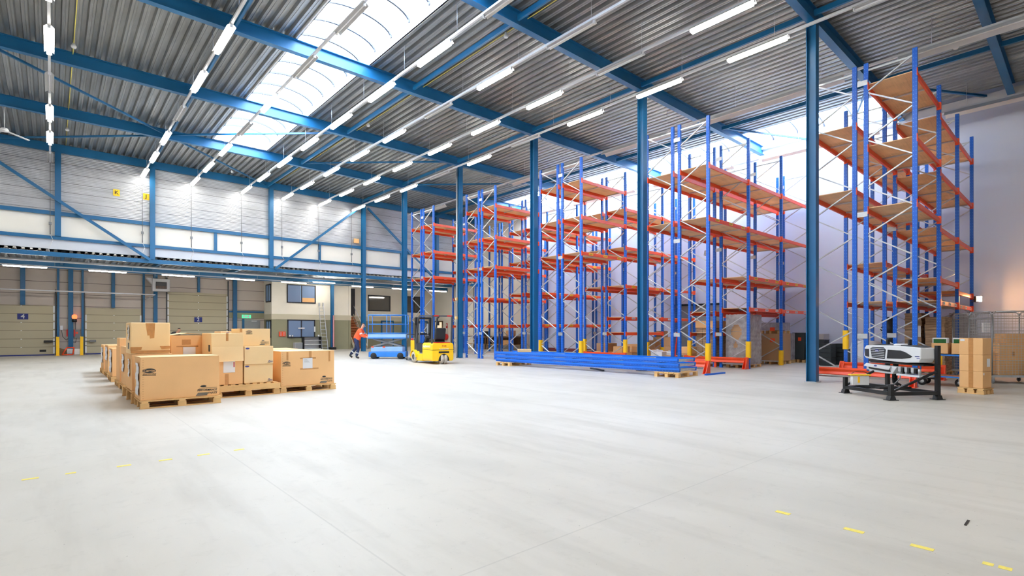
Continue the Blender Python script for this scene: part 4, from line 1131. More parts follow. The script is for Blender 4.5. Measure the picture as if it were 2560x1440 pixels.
# ================================================================== REFRIGERATION UNIT ON BLACK FRAME
rz = R(-35.4)
fr = thing('steel_stand', 'low black steel stand with one tall corner post, holding the white cooling unit', 'stand', (12.56, 2.71, 0), rz)
A_, Bx, By = 0, 1.03, 1.22
def sq(mb, p, q, s_=.07): return mb.bar(p, q, s_, s_)
mb = MB(); sq(mb, (.04, 0, .13), (Bx, 0, .13)); mb.build('base_rail', 'black', fr)
mb = MB(); sq(mb, (0, .04, .13), (0, By, .13)); mb.build('base_rail', 'black', fr)
mb = MB(); sq(mb, (Bx, .04, .13), (Bx, By, .13)); mb.build('base_rail', 'black', fr)
mb = MB(); sq(mb, (.04, By, .13), (Bx, By, .13)); mb.build('base_rail', 'black', fr)
mb = MB(); mb.box(.0, .72, .28, .4, .19, .23); mb.build('cross_rail', 'black', fr)
mb = MB(); sq(mb, (.35, .3, .2), (.35, 1.3, .2), .08); mb.build('cross_rail', 'black', fr)
for x, y, h in ((0, 0, .32), (0, By, .36), (Bx, 0, 1.09), (Bx, By, .95)):
    mb = MB(); mb.box(x-.035, x+.035, y-.035, y+.035, .012, h); mb.build('corner_post', 'black', fr)
    mb = MB(); mb.box(x-.1, x+.1, y-.08, y+.08, 0, .012); mb.prism([(x-.07, .012), (x+.07, .012), (x+.045, .09), (x-.045, .09)], 'y', y-.05, y+.05); mb.build('foot_plate', 'black', fr)
for p, q in (((0.02, 0, .17), (Bx-.04, 0, .56)), ((0.02, By, .18), (Bx-.04, By, .62)), ((Bx, .05, .42), (Bx, By-.05, .5))):
    mb = MB(); mb.bar(p, q, .04, .04); mb.build('diagonal_brace', 'black', fr)
mb = MB(); mb.bar((Bx, -.02, .7), (Bx, By+.5, .7), .05, .05); mb.bar((Bx, -.02, .72), (Bx, -.02, .74), .05, .05); mb.build('support_rail', 'black', fr)
un = thing('cooling_unit', 'white truck cooling unit with slatted grille and blue oval emblem, on the black stand', 'cooling unit', (12.56, 2.71, 0), rz)
# housing: long axis = local y (0.06..1.88), front face toward -x
x0, x1 = .70, 1.02
pr = [(.06, .82), (.12, .74), (.5, .72), (1.5, .745), (1.86, .77), (1.92, .82), (1.90, 1.0), (1.84, 1.06), (1.1, 1.075), (.3, 1.06), (.06, 1.045)]
mb = MB(); mb.prism(pr, 'x', x0, x1); hs = mb.build('housing', 'tank', un, bevel=.018, seg=3)
mb = MB(); mb.prism([(1.18, .77), (1.62, .79), (1.67, 1.0), (1.6, 1.03), (1.22, 1.03), (1.14, .98)], 'x', x0-.012, x0+.01); g = mb.build('grille', 'frame_dark', un, bevel=.01)
for k in range(6):
    mb = MB(); z = .805+k*.038; mb.bar((x0-.02, 1.17, z), (x0-.02, 1.63, z+.008), .012, .012); mb.build('slat', 'alu', g)
mb = MB(); n = 24; mb.prism([(1.41+.062*math.cos(6.2832*k/n), .955+.028*math.sin(6.2832*k/n)) for k in range(n)], 'x', x0-.032, x0-.024); ov = mb.build('oval_emblem', 'blueink', un)
text('Carrier', .03, (x0-.034, 1.41, .955), LEFT, 'paper', ov, 'lettering', shear=.25)
mb = MB(); mb.prism([(1.72, .8), (1.86, .82), (1.87, .98), (1.73, .98)], 'x', x0-.012, x0+.01); mb.build('side_grille', 'frame_dark', un)
mb = MB(); mb.prism([(.3, .86), (.36, .83), (.62, .80), (1.1, .79), (1.07, .98), (.66, .975), (.5, .94)], 'x', x0-.012, x0+.01); mb.build('dark_screen', 'black', un, bevel=.006)
mb = MB(); mb.box(x0-.008, x0, .1, .22, .86, .875); mb.box(x0-.008, x0, .09, .17, .82, .832); mb.build('printed_line', 'blueink', un)
mb = MB(); mb.box(.78, 1.0, .08, 1.8, .67, .70); mb.build('under_rail', 'black', un)
# lower white panel with flap and machinery
mb = MB(); mb.prism([(1.72, .47), (1.80, .52), (1.78, .64), (.75, .62), (.9, .46)], 'x', x0-.02, x0+.2); mb.build('lower_panel', 'tank', un, bevel=.01)
mb = MB(); mb.prism([(1.68, .535), (1.70, .575), (.98, .555), (.95, .50)], 'x', x0-.035, x0-.02); mb.build('dark_slot', 'black', un)
mb = MB(); mb.prism([(1.84, .60), (1.74, .66), (.9, .62), (.98, .545), (1.72, .58)], 'x', x0-.06, x0-.037); fl = mb.build('flap', 'tank', un)
for y, z in ((1.41, .615), (1.68, .50)):
    mb = MB(); mb.prism([(y+.05*math.cos(6.2832*k/n), z+.018*math.sin(6.2832*k/n)) for k in range(n)], 'x', x0-.066, x0-.058); mb.build('oval_emblem', 'blueink', un)
mb = MB(); mb.box(x0+.0, x1, .1, .8, .44, .48); mb.build('tray', 'tank', un)
random.seed(3)
for k in range(10):
    y = .14+.065*k; z = .49+.02*(k % 3); s_ = .04+.02*(k % 3)
    mb = MB()
    if k % 3 == 0: mb.cyl((x0+.04, y, z), (x0+.04, y, z+.12), .03)
    else: mb.box(x0+.0, x0+.12, y, y+s_, z, z+.1)
    mb.build('compressor_part', ['galv', 'black', 'alu'][k % 3], un)
mb = MB(); mb.tube([(x0+.05, .72, .48), (x0-.05, .62, .38), (x0-.15, .66, .26), (x0-.2, .85, .22), (x0-.25, 1.0, .24)], .014); mb.build('hose', 'grey', un)
for (y, z) in ((1.25, 1.07), (.55, 1.08)):
    mb = MB(); mb.box(x0+.1, x0+.16, y-.025, y+.025, z-.02, z+.13); mb.build('lifting_lug', 'black', un)
mb = MB(); mb.prism([(.1, 1.06), (1.7, 1.075), (1.4, 1.095), (.3, 1.09)], 'x', x0+.06, x1-.02); mb.build('top_cover', 'dgrey', un)
mb = MB(); mb.lathe([(0, 1.075), (.16, 1.075), (.16, 1.1), (.12, 1.115), (0, 1.115)], (x0+.17, .85, 0)); mb.build('fan_cap', 'tank', un)
mb = MB()
pp = [(.95, 1.15, .66), (.93, 1.15, .5), (.96, 1.2, .35), (.94, 1.16, .25), (1.0, 1.1, .2)]
for k in range(5): mb.tube([(a+.03*math.sin(k*1.3), b+.03*math.cos(k*1.7), c_) for a, b, c_ in pp], .022)
mb.build('cable_bundle', 'rubber', un)
for o_ in [c for c in COL.objects if c.parent == un]:
    o_.matrix_parent_inverse = Matrix.Scale(.79, 4, (0, 1, 0))
bt = thing('battery_pair', 'pale grey battery block with yellow rim standing inside the black stand', 'battery', (12.95, 3.35, .235), R(-50))
mb = MB()
for x in (-.13, -.04, .05, .14): mb.cyl((x, 0, 0), (x, 0, .2), .045, n=16)
mb.box(-.16, .16, -.05, .05, 0, .19); mb.build('battery_body', 'tank', bt)
mb = MB(); mb.box(-.2, .2, -.07, .07, .2, .225); mb.build('rim', 'yellow', bt, bevel=.008)
mb = MB(); mb.box(-.06, -.02, -.056, -.05, .05, .18); mb.build('tag', 'yellow', bt)
mb = MB(); n = 10; mb.tube([(.16*math.cos(math.pi*k/n), 0, .22+.07*math.sin(math.pi*k/n)) for k in range(n+1)], .006); mb.build('handle', 'black', bt)

# ================================================================== CARTONS, TROLLEY, ROLL CAGES AT THE RIGHT
K = Vector((15.15, 1.62, 0)); phi = R(-15)
# local x along a (leftwards seen) -> use rz so that +y local = b direction, front face = -y ... front seen faces -b
rzz = phi-R(90)     # local +y -> b
def loc_(v): return Matrix.Rotation(rzz, 4, 'Z') @ Vector(v)
o0 = K+loc_((-.42, 0, 0))
pallet((o0.x+loc_((-.03, -.02, 0)).x, o0.y+loc_((-.03, -.02, 0)).y, 0), .48, .44, 'small wooden pallet under three stacked boxes at right', rzz, m='pallet', h=.13)
for k, s_ in enumerate(('bottom', 'middle', 'top')):
    t = carton((o0.x, o0.y, .132+.366*k), .42, .40, .364, '%s box of the three-box stack near the right edge' % s_, rzz, group='stack of three boxes at right', tape=((.17, .25, 0, .364),), m='card')
    if k == 1: mb = MB(); mb.box(.4205, .422, .18, .33, .1, .28); mb.build('shipping_label', 'paper', t)
    if k == 2: mb = MB(); mb.box(.02, .1, -.003, -.001, .3, .345); mb.build('shipping_label', 'paper', t)
    if k == 0: mb = MB(); mb.box(.4205, .422, .02, .07, .29, .34); mb.build('shipping_label', 'paper', t)
tr = thing('platform_trolley', 'blue two-shelf platform trolley behind the three-box stack', 'trolley', (16.6, 1.75, 0), 0)
for z in (.24, .78):
    mb = MB(); mb.box(0, .7, 0, 1.35, z, z+.02); sh = mb.build('shelf', 'stairwood' if z < .5 else 'galv', tr)
    mb = MB()
    for a, b in (((0, 0), (0, 1.35)), ((.7, 0), (.7, 1.35)), ((0, 0), (.7, 0)), ((0, 1.35), (.7, 1.35))): mb.bar((*a, z+.005), (*b, z+.005), .03, .035)
    mb.build('shelf_frame', 'blue', sh)
for x in (.01, .69):
    for y in (.02, 1.33):
        mb = MB(); mb.cyl((x, y, .2), (x, y, .8), .016); mb.build('upright', 'blue', tr)
for x in (.1, .6):
    for y in (.45, 1.2):
        mb = MB(); mb.lathe([(.05, -.025), (.09, -.03), (.105, 0), (.09, .03), (.05, .025)], (x, y, .105), 'x', 20); w_ = mb.build('wheel', 'rubber', tr)
        mb = MB(); mb.lathe([(0, -.02), (.06, -.02), (.06, .02), (0, .02)], (x, y, .105), 'x', 16); mb.build('hub', 'alu', w_)
        mb = MB(); mb.box(x-.045, x+.045, y-.03, y+.03, .16, .24); mb.build('fork', 'galv', w_)
for k, y in enumerate((2.42, 2.03)):
    t = thing('file_carton', 'open brown box of green and white folders, %s on the trolley' % ('left one' if k == 0 else 'right one'), 'box', (16.65, y, .815), 0, 'open boxes of folders on the trolley')
    mb = MB(); w_, d_, h_ = .5, .33, .27
    mb.box(0, w_, 0, .006, 0, h_); mb.box(0, w_, d_-.006, d_, 0, h_); mb.box(0, .006, 0, d_, 0, h_); mb.box(w_-.006, w_, 0, d_, 0, h_); mb.box(0, w_, 0, d_, 0, .006); mb.build('box_body', 'card', t)
    for j in range(6):
        mb = MB(); mb.box(.02+j*.045, .05+j*.045, .02, d_-.02, .01, .4-.01*(j % 3)); fo = mb.build('folder', 'paper', t)
        if j == 0: mb = MB(); mb.box(.017, .019, .04, d_-.04, .2, .37); mb.build('folder_face', 'green', fo, label='dark green folder face')

def roll_cage(loc, rz_, w_, d_, h_, label, shelf=True, skip_front=False):
    t = thing('roll_cage', label, 'roll cage', loc, rz_, 'galvanised roll cages')
    mb = MB(); mb.box(0, w_, 0, d_, .19, .21); mb.build('base_plate', 'galv', t)
    mb = MB()
    for a, b in (((0, 0), (w_, 0)), ((0, d_), (w_, d_)), ((0, 0), (0, d_)), ((w_, 0), (w_, d_))): mb.bar((*a, .2), (*b, .2), .04, .06)
    mb.build('base_frame', 'galv', t)
    def panel(p, q, nv, nh, nm='mesh_panel'):
        mb = MB(); p, q = Vector(p), Vector(q); u = (q-p).normalized()
        c1 = p+u*.0; c2 = q
        mb.tube([c1+Vector((0, 0, .22)), c1+Vector((0, 0, h_-.08)), c1+u*.08+Vector((0, 0, h_)), c2-u*.08+Vector((0, 0, h_)), c2+Vector((0, 0, h_-.08)), c2+Vector((0, 0, .22))], .017)
        fo = mb.build(nm, 'galv', t)
        mb = MB(); L_ = (q-p).length
        for k in range(1, nv): a = p+u*L_*k/nv; mb.cyl(a+Vector((0, 0, .22)), a+Vector((0, 0, h_)), .003, n=5, caps=False)
        for k in range(1, nh): z = .22+(h_-.22)*k/nh; mb.cyl(p+Vector((0, 0, z)), q+Vector((0, 0, z)), .0038 if k % 6 else .009, n=5, caps=False)
        mb.build('wire_mesh', 'galv', fo)
    panel((0, 0, 0), (w_, 0, 0), 18, 26); panel((0, d_, 0), (w_, d_, 0), 14, 20)
    panel((0, 0, 0), (0, d_, 0), 12, 20); panel((w_, 0, 0), (w_, d_, 0), 12, 20)
    for x in (.06, w_-.06):
        for y in (.06, d_-.06):
            mb = MB(); mb.lathe([(0, -.018), (.05, -.018), (.062, 0), (.05, .018), (0, .018)], (x, y, .063), 'x', 18); c_ = mb.build('castor', 'grey', t)
            mb = MB(); mb.box(x-.028, x+.028, y-.03, y+.03, .1, .17); mb.build('castor_fork', 'galv', c_)
    return t
cz = R(-48.7)
roll_cage((18.45, 1.79, 0), cz, 1.25, .8, 1.9, 'large wire mesh roll cage with boxes at the right edge')
def in_cage(x, y, z, base=(18.45, 1.79), rz_=cz):
    v = Matrix.Rotation(rz_, 4, 'Z') @ Vector((x, y, 0)); return (base[0]+v.x, base[1]+v.y, z)
carton(in_cage(.32, .2, .215), .8, .5, .85, 'large brown box standing inside the roll cage', rz=cz, m='card', group='boxes in the roll cage', top=False, tape=((.3, .36, .5, .62),))
carton(in_cage(.06, .32, .215), .24, .4, .6, 'narrow brown box inside the roll cage by its left post', rz=cz, m='card', group='boxes in the roll cage', top=False)
carton(in_cage(.5, .22, 1.067), .5, .4, .25, 'small brown box on top of the large one inside the cage', rz=cz, m='card', group='boxes in the roll cage', top=False)
roll_cage((20.0, 2.45, 0), R(-52), .62, .7, 1.9, 'narrow wire roll cage behind the large one')
t = carton((20.2, 2.15, .215), .4, .35, .95, 'brown box inside the narrow roll cage', rz=R(-52), m='card', group='boxes in the roll cage', top=False)
mb = MB(); mb.prism([(18.62, 2.0), (18.74, 1.86), (18.75, 1.87), (18.63, 2.01)], 'z', 1.35, 1.6); tag(mb.build('notice_card', 'paper'), 'blank white card hung on the roll cage corner', 'card')
t = thing('cloth_bag', 'small black bag standing inside the roll cage', 'bag', in_cage(.95, .06, .215), 0)
mb = MB(); mb.lathe([(0, 0), (.1, .0), (.12, .06), (.1, .2), (.04, .3), (.0, .32)]); mb.build('bag_body', 'black', t)
mb = MB(); mb.tube([(-.04, 0, .28), (-.03, 0, .36), (.03, 0, .36), (.04, 0, .28)], .006); mb.build('bag_handle', 'black', t)

# ================================================================== GOODS UNDER THE RACKS
def flats(loc, w, d, h, label, rz=0., n=2, wrap=False, group='stacks of flat cardboard under the near rack'):
    pallet((loc[0], loc[1], 0), w, d, 'wooden pallet under the %s' % label.split(',')[0].replace('stack', 'pile'), rz, detail=False)
    t = thing('cardboard_stack', label, 'cardboard', (loc[0], loc[1], H0), rz, group)
    for k in range(n):
        a = w*k/n; b = w*(k+1)/n
        random.seed(int(loc[0]*100)+k); z = 0
        mb = MB()
        while z < h:
            hh = random.uniform(.05, .12); z2 = min(h, z+hh); j = random.uniform(-.012, .012); j2 = random.uniform(-.012, .012)
            mb.box(a+.01+j, b-.01+j, .01+j2, d-.01+j2, z, z2); z = z2
        mb.build('flat_pile', 'flats', t)
    return t
t = flats((20.35, 3.6), 1.2, .44, 1.8, 'stack of flat cardboard with a white label, beside the black cover', n=1)
mb = MB(); mb.box(.35, .6, -.006, -.003, 1.0, 1.4); mb.build('shipping_label', 'paper', t)
mb = MB(); mb.box(-.012, -.008, .02, .2, 1.05, 1.4); mb.build('shipping_label', 'paper', t)
flats((20.3, 3.02), 1.25, .5, 1.67, 'stack of flat cardboard behind the trolley, just left of the silver wrap', n=1)
t = flats((22.5, 2.68), 1.1, .55, 1.83, 'stack of cardboard in shiny silver wrap near the floodlight', n=2)
mb = MB()
def wrap_sheet(w, d, z0, z1, amp=.02, seed=1, nx=22, nz=26):
    random.seed(seed); mb = MB(); per = []
    for side, (ax, ay, bx_, by_) in enumerate(((0, 0, w, 0), (w, 0, w, d), (w, d, 0, d), (0, d, 0, 0))):
        for k in range(nx): per.append((ax+(bx_-ax)*k/nx, ay+(by_-ay)*k/nx, (0, -1) if side == 0 else (1, 0) if side == 1 else (0, 1) if side == 2 else (-1, 0)))
    N = len(per); i0 = len(mb.v); off = [[random.uniform(0, amp) for _ in range(N)] for _ in range(nz+1)]
    for j in range(nz+1):
        z = z0+(z1-z0)*j/nz
        for k, (x, y, nn) in enumerate(per):
            o_ = off[j][k]*.5+amp*.6*abs(math.sin(j*1.7))+.004; mb.v.append((x+nn[0]*o_, y+nn[1]*o_, z+random.uniform(-.01, .01)))
    for j in range(nz):
        for k in range(N):
            k2 = (k+1) % N; mb.f.append((j*N+k, j*N+k2, (j+1)*N+k2, (j+1)*N+k)); mb.mi.append(0); mb.sm.append(False); mb.uv.append([(0, 0)]*4)
    return mb
wrap_sheet(1.1, .55, .02, 1.84, .03, 5).build('stretch_wrap', 'wrap', t)
# black draped cover between
t = thing('black_cover', 'black plastic cover bundled over a pallet between the rack posts', 'cover', (20.1, 4.2, 0))
mb = MB()
mb.lathe([(0, .14)]+[(.2+.03*math.sin(k*2.1)+.02*math.sin(k*5), .14+k*.1) for k in range(17)]+[(.08, 1.82), (0, 1.84)], (.25, .25, 0), n=9)
mb.build('sheet', 'black', t)
mb = MB(); mb.box(0, .5, 0, .5, 0, .14); mb.build('pallet_base', 'brownwood', t)
carton((20.75, 4.75, 0), .5, .4, .9, 'brown box beside the black cover', m='card_dark', group='boxes under the near rack')
# big wrapped pallet
t = thing('wrapped_pallet', 'tall pallet load in silver stretch wrap torn open in the middle', 'pallet load', (19.15, 8.5, 0), 0, 'wrapped pallet loads')
for j in range(3):
    mb = MB(); mb.box(0, 1.2, j*.35, j*.35+.1, 0, .022); mb.box(0, 1.2, j*.35, j*.35+.1, .1, .122)
    for i in range(3): mb.box(i*.53, i*.53+.14, j*.35, j*.35+.1, .022, .1)
    mb.build('pallet_runner', 'pallet', t)
for i in range(6):
    for k in range(2):
        mb = MB(); z = .124+i*.31; dx = .02*((i*7+k) % 3); mb.box(.02+k*.59+dx*.3, .02+k*.59+.57, .03, .77, z, z+.3); mb.build('carton', 'card_dark', t)
random.seed(4)
wm = wrap_sheet(1.2, .8, .13, 2.0, .035, 9, 16, 24)
# torn opening on the -X face (side index 3) and right gap
keep = []
for fi, fc in enumerate(wm.f):
    c_ = sum((Vector(wm.v[i]) for i in fc), Vector())/4
    if c_.x < .03 and ((c_.y-.4)/.2)**2+((c_.z-1.35)/.28)**2 < 1: continue
    if c_.x < .03 and ((c_.y-.42)/.08)**2+((c_.z-.85)/.1)**2 < 1: continue
    keep.append(fi)
wm.f = [wm.f[i] for i in keep]; wm.mi = [0]*len(keep); wm.sm = [False]*len(keep); wm.uv = [[(0, 0)]*4]*len(keep)
wm.build('stretch_wrap', 'wrap', t)
# brown stack pallet in the rear row of pair two
t = thing('box_pallet', 'pallet of brown flat boxes with a light lid beside the second guard rail', 'pallet load', (19.3, 9.85, 0), 0, 'wrapped pallet loads')
mb = MB(); mb.box(0, 1.1, 0, .75, 0, .14); mb.build('pallet_base', 'brownwood', t)
for k in range(3):
    mb = MB(); mb.box(.01, 1.09, .01+k*.25, .245+k*.25, .14, 1.5); mb.build('flat_pile', 'flats', t)
mb = MB(); mb.box(-.03, 1.12, -.03, .78, 1.5, 1.78); mb.build('lid', 'card', t, bevel=.01)
def wrapbox(loc, w, d, h, label, m='card_dark', lab=True):
    t = thing('wrapped_box', label, 'pallet load', loc, 0, 'wrapped pallet loads')
    mb = MB(); mb.box(0, w, 0, d, .14, h); b_ = mb.build('load', m, t, bevel=.02)
    for j in range(3):
        mb = MB(); mb.box(0, w, j*(d-.1)/2, j*(d-.1)/2+.1, 0, .14) if j == 1 else [mb.box(i*(w-.14)/2, i*(w-.14)/2+.14, j*(d-.1)/2, j*(d-.1)/2+.1, 0, .12) for i in range(3)]
        mb.build('pallet_runner', 'pallet', t)
    if lab:
        mb = MB(); mb.box(-.005, -.001, d*.25, d*.5, h-.35, h-.2); mb.build('orange_label', 'orange', t)
    return t
wrapbox((22.15, 8.5, 0), 1.1, .8, 1.27, 'brown lower load with a dark base, right of the yellow post sleeve')
t = wrapbox((22.15, 8.52, 1.272), 1.1, .76, .45, 'loosely wrapped pallet resting on the brown load', 'wrap')
t = wrapbox((23.45, 8.6, 0), .55, .6, 1.28, 'pale grey wrapped pallet load beside the brown one', 'wrap', False)
t = wrapbox((24.2, 8.3, 0), .6, .5, 1.3, 'dark wrapped load with an orange label', 'dark_bin'); 
t = wrapbox((24.35, 7.6, 0), .7, .55, .95, 'dark crates topped with pale lids by the near column', 'dark_bin', False)
mb = MB(); mb.box(0, .7, 0, .55, .95, 1.25); mb.build('lids', 'wall_hidden', t)
# dark crate stacks by the wall
cr = None
cpos = [(22.9, 6.9, 5), (23.3, 7.25, 6), (23.9, 6.75, 5), (23.55, 6.15, 4)]
for si, (x, y, n_) in enumerate(cpos):
    for k in range(n_):
        if cr is None:
            cr = thing('plastic_crate', '', 'crate'); mb = MB(); w_, d_, h_ = .6, .4, .17
            mb.box(0, w_, 0, .012, 0, h_); mb.box(0, w_, d_-.012, d_, 0, h_); mb.box(0, .012, 0, d_, 0, h_); mb.box(w_-.012, w_, 0, d_, 0, h_); mb.box(0, w_, 0, d_, 0, .012); mb.build('crate_body', 'dark_bin', cr)
            mb = MB(); mb.box(-.015, w_+.015, -.015, d_+.015, h_-.02, h_); mb.build('crate_rim', 'black', cr); o = cr
        else: o = copy_tree(cr)
        put(o, (x, y, .0+k*.172), 0, 'dark green-grey crate, %s from the floor in the %s crate stack' % (ord_[k], ('leftmost', 'second', 'third', 'rightmost')[si]), 'stacked dark crates by the right wall')
# white tank
t = thing('plastic_tank', 'large round white plastic vat with a crumpled bag on top', 'vat', (19.5, 4.86, 0))
mb = MB(); mb.lathe([(0, .12), (.38, .12), (.42, .2), (.43, .85), (.40, 1.0), (.3, 1.06), (0, 1.08)], n=32); mb.build('tank_body', 'tank', t)
mb = MB(); mb.lathe([(0, 1.06), (.12, 1.06), (.16, 1.14), (.09, 1.24), (.1, 1.3), (0, 1.33)], (-.08, .05, 0), n=9); mb.build('plastic_bag', 'film', t)
mb = MB(); mb.box(-.42, .42, -.42, .42, 0, .12); mb.build('tank_base', 'brownwood', t)
# hand pallet truck
t = thing('hand_pallet_truck', 'red hand pallet truck handle standing by the second rack pair', 'pallet truck', (18.2, 10.95, 0), R(20))
mb = MB(); mb.box(-.25, -.08, .1, 1.2, .07, .13); mb.box(.08, .25, .1, 1.2, .07, .13); mb.build('fork', 'red', t)
mb = MB(); mb.box(-.25, .25, -.1, .12, .07, .4); mb.build('pump_housing', 'red', t, bevel=.03)
mb = MB(); mb.bar((0, -.05, .35), (0, -.12, 1.15), .05, .04); mb.tube([(0, -.12, 1.13), (-.15, -.13, 1.2), (-.13, -.13, 1.32), (.13, -.13, 1.32), (.15, -.13, 1.2), (0, -.12, 1.13)], .015); mb.build('handle', 'red', t)
mb = MB(); mb.cyl((-.06, -.05, .09), (.06, -.05, .09), .09); mb.build('wheel', 'rubber', t)
# small cartons in the third pair
random.seed(11)
cs = [(19.4, 15.2, 0, .9, .7, .42), (19.5, 15.25, .42, .8, .6, .38), (19.5, 14.35, 0, .75, .6, .4), (19.55, 14.4, .4, .6, .5, .26), (20.5, 14.2, 0, .6, .6, .36), (20.5, 14.25, .36, .4, .3, .28), (21.3, 14.1, 0, .6, .5, .5), (21.35, 14.15, .5, .5, .45, .42), (22.4, 14., 0, .7, .7, .62), (22.45, 14.05, .62, .6, .6, .45), (22.5, 14.1, 1.07, .4, .4, .3), (20.6, 15.3, 0, .8, .6, .5), (21.9, 15.2, 0, .7, .6, .7), (19.5, 9.0-1.2+3.1, 0, .4, .4, .3)]
cs = cs[:-1]
wh = ['low wide brown box', 'brown box', 'square brown box', 'flat brown box', 'open brown box', 'small dark box', 'pale brown box', 'brown box with loose flap', 'large brown box', 'brown box', 'small brown box', 'plain box', 'tall plain box']
for k, (x, y, z, w_, d_, h_) in enumerate(cs):
    pos = 'on the floor' if z == 0 else 'stacked higher up'
    carton((x, y, z), w_, d_, h_-.002, '%s %s in the third rack pair, %s from left' % (wh[k], pos, (ord_+['last'])[k]), rz=0, m=('card', 'card_dark', 'card')[k % 3], group='loose boxes under the third rack pair', top=k % 2 == 0)
for k, (x, y, z, w_, d_, h_) in enumerate(((20.6, 13.2, 0, .5, .4, .5), (21.25, 12.9, 0, .4, .45, .42))):
    t = thing('white_canister', 'white plastic canister beside the third rack pair, %s' % ('left and taller' if k == 0 else 'right and lower'), 'canister', (x, y, 0), R(15*k), 'white plastic canisters')
    mb = MB(); mb.box(0, w_, 0, d_, 0, h_); mb.build('canister_body', 'tank', t, bevel=.05)
    mb = MB(); mb.cyl((w_*.3, d_*.3, h_), (w_*.3, d_*.3, h_+.05), .05); mb.build('screw_cap', 'paper', t)
for k, (x, y, z, w_, d_, h_, m_) in enumerate(((19.4, 11.6, 0, .6, .5, .35, 'card_dark'), (20.2, 11.3, 0, .7, .6, .4, 'card_dark'), (20.3, 11.35, .4, .5, .5, .3, 'card'), (21.2, 11.2, 0, .7, .6, .55, 'card_dark'), (19.0, 12.2, 0, .5, .4, .3, 'tank'), (19.2, 12.1, .3, .35, .3, .2, 'tank'))):
    carton((x, y, z), w_, d_, h_-.002, '%s box on the floor left of the pallet truck, %s from the left' % ('white' if m_ == 'tank' else 'brown', ord_[k]), m=m_, group='loose boxes beside the pallet truck', top=False)

# workbenches at the far wall
for k, (y, w_) in enumerate(((27.3, 2.6), (30.1, 2.8))):
    t = thing('workbench', 'brown wooden workbench by the far right wall, %s' % ('nearer one' if k == 0 else 'farther one'), 'workbench', (24.1, y, 0), 0, 'brown workbenches by the far wall')
    mb = MB(); mb.box(0, 1.1, 0, w_, .9, .98); mb.build('bench_top', 'brownwood', t)
    mb = MB(); mb.box(0, 1.1, 0, w_, .35, .39); mb.build('lower_shelf', 'pallet', t)
    for x in (.0, 1.02):
        for yy in (0, w_-.08): mb = MB(); mb.box(x, x+.08, yy, yy+.08, 0, .9); mb.build('leg', 'brownwood', t)
    mb = MB(); mb.box(1.0, 1.03, .1, w_-.1, .39, .9); mb.build('back_panel', 'brownwood', t)
for k, (x, y, z, s_, m_, nm) in enumerate(((24.3, 27.5, .985, (.5, .5, .4), 'card', 'brown box on the nearer workbench, right'), (24.2, 28.6, .985, (.4, .4, .5), 'tank', 'pale canister-like box on the nearer workbench'), (24.3, 30.4, .985, (.5, .6, .35), 'black', 'dark crate on the farther workbench'), (24.2, 27.6, .395, (.5, .6, .3), 'card', 'box on the lower shelf of the nearer workbench'), (24.2, 30.5, .395, (.6, .8, .45), 'black', 'dark crate on the lower shelf of the farther workbench'))):
    carton((x, y, z), *s_, nm, m=m_, group='things on the workbenches', top=False)

# ================================================================== OFFICE FRONT ITEMS
t = thing('ladder', 'tall aluminium ladder leaning on the office wall', 'ladder', (14.62, 37.32, 0))
for x in (-.2, .2):
    mb = MB(); mb.bar((x*1.05, -.75, 0), (x*.8, -.03, 3.2), .03, .07); mb.build('stile', 'alu', t)
for k in range(12):
    mb = MB(); f_ = (k+.6)/12.3; z = 3.2*f_; y = -.75+.72*f_; mb.cyl((-.2*(1.05-.25*f_), y, z), (.2*(1.05-.25*f_), y, z), .016, n=8); mb.build('rung', 'alu', t)
mb = MB(); mb.box(-.2, -.08, -.06, .0, 3.15, 3.4); mb.box(.1, .18, -.06, .0, 3.15, 3.4); mb.build('top_hook', 'galv', t)
t = thing('shelf_unit', 'low white shelf unit with black sides under the office window', 'shelf', (13.1, 36.5, 0))
mb = MB(); mb.box(0, .04, 0, .45, 0, .95); mb.box(1.2, 1.24, 0, .45, 0, .95); mb.box(0, 1.24, 0, .45, .92, .96); mb.build('carcass', 'black', t)
mb = MB(); mb.box(.04, 1.2, .42, .44, 0, .92); mb.build('back_panel', 'white_paint', t)
for z in (.1, .4, .68): mb = MB(); mb.box(.04, 1.2, .0, .42, z, z+.025); mb.build('shelf', 'white_paint', t)
t = thing('cabinet', 'small grey cabinet left of the low shelf unit', 'cabinet', (12.55, 36.6, 0))
mb = MB(); mb.box(0, .5, 0, .4, 0, .55); mb.build('cabinet_body', 'wall_hidden', t, bevel=.01); mb = MB(); mb.box(.02, .48, -.015, 0, .03, .52); mb.build('cabinet_door', 'door_grey', t)
for k, (x, nm) in enumerate(((12.42, 'left mug on the sill of the lower office window'), (12.6, 'right mug on the sill of the lower office window'), (14.45, 'white mug on the black shelf unit top'))):
    mb = MB(); z = .95 if k < 2 else .962; y = 37.3 if k < 2 else 36.7
    if k == 2: x = 14.2
    mb.lathe([(0, 0), (.05, 0), (.055, .12), (.045, .12), (.042, .01)], (x, y, z)); tag(mb.build('mug', 'paper'), nm, 'mug')
mb = MB(); mb.box(12.3, 12.75, 37.22, OY-.065, .91, .95); tag(mb.build('window_ledge', 'frame_dark'), 'dark ledge under the lower office window', 'ledge')
t = thing('emergency_box', 'orange-red box with four pale panels on the olive wall', 'emergency box', (11.93, OY-.0, 1.15))
mb = MB(); mb.box(-.22, .22, -.08, -.005, -.17, .17); mb.build('box_body', 'orange', t, bevel=.02)
for x in (-.1, .1):
    for z in (-.07, .07): mb = MB(); mb.box(x-.05, x+.05, -.086, -.08, z-.03, z+.03); mb.build('panel', 'galv', t)
t = thing('canopy_column', 'blue column with red and white guard strips in front of the office', 'column', (15.3, 36.95, 0))
mb = MB(); h_section(mb, (0, 0), .0, 4.72, .2, .2); mb.build('column_shaft', 'steel', t)
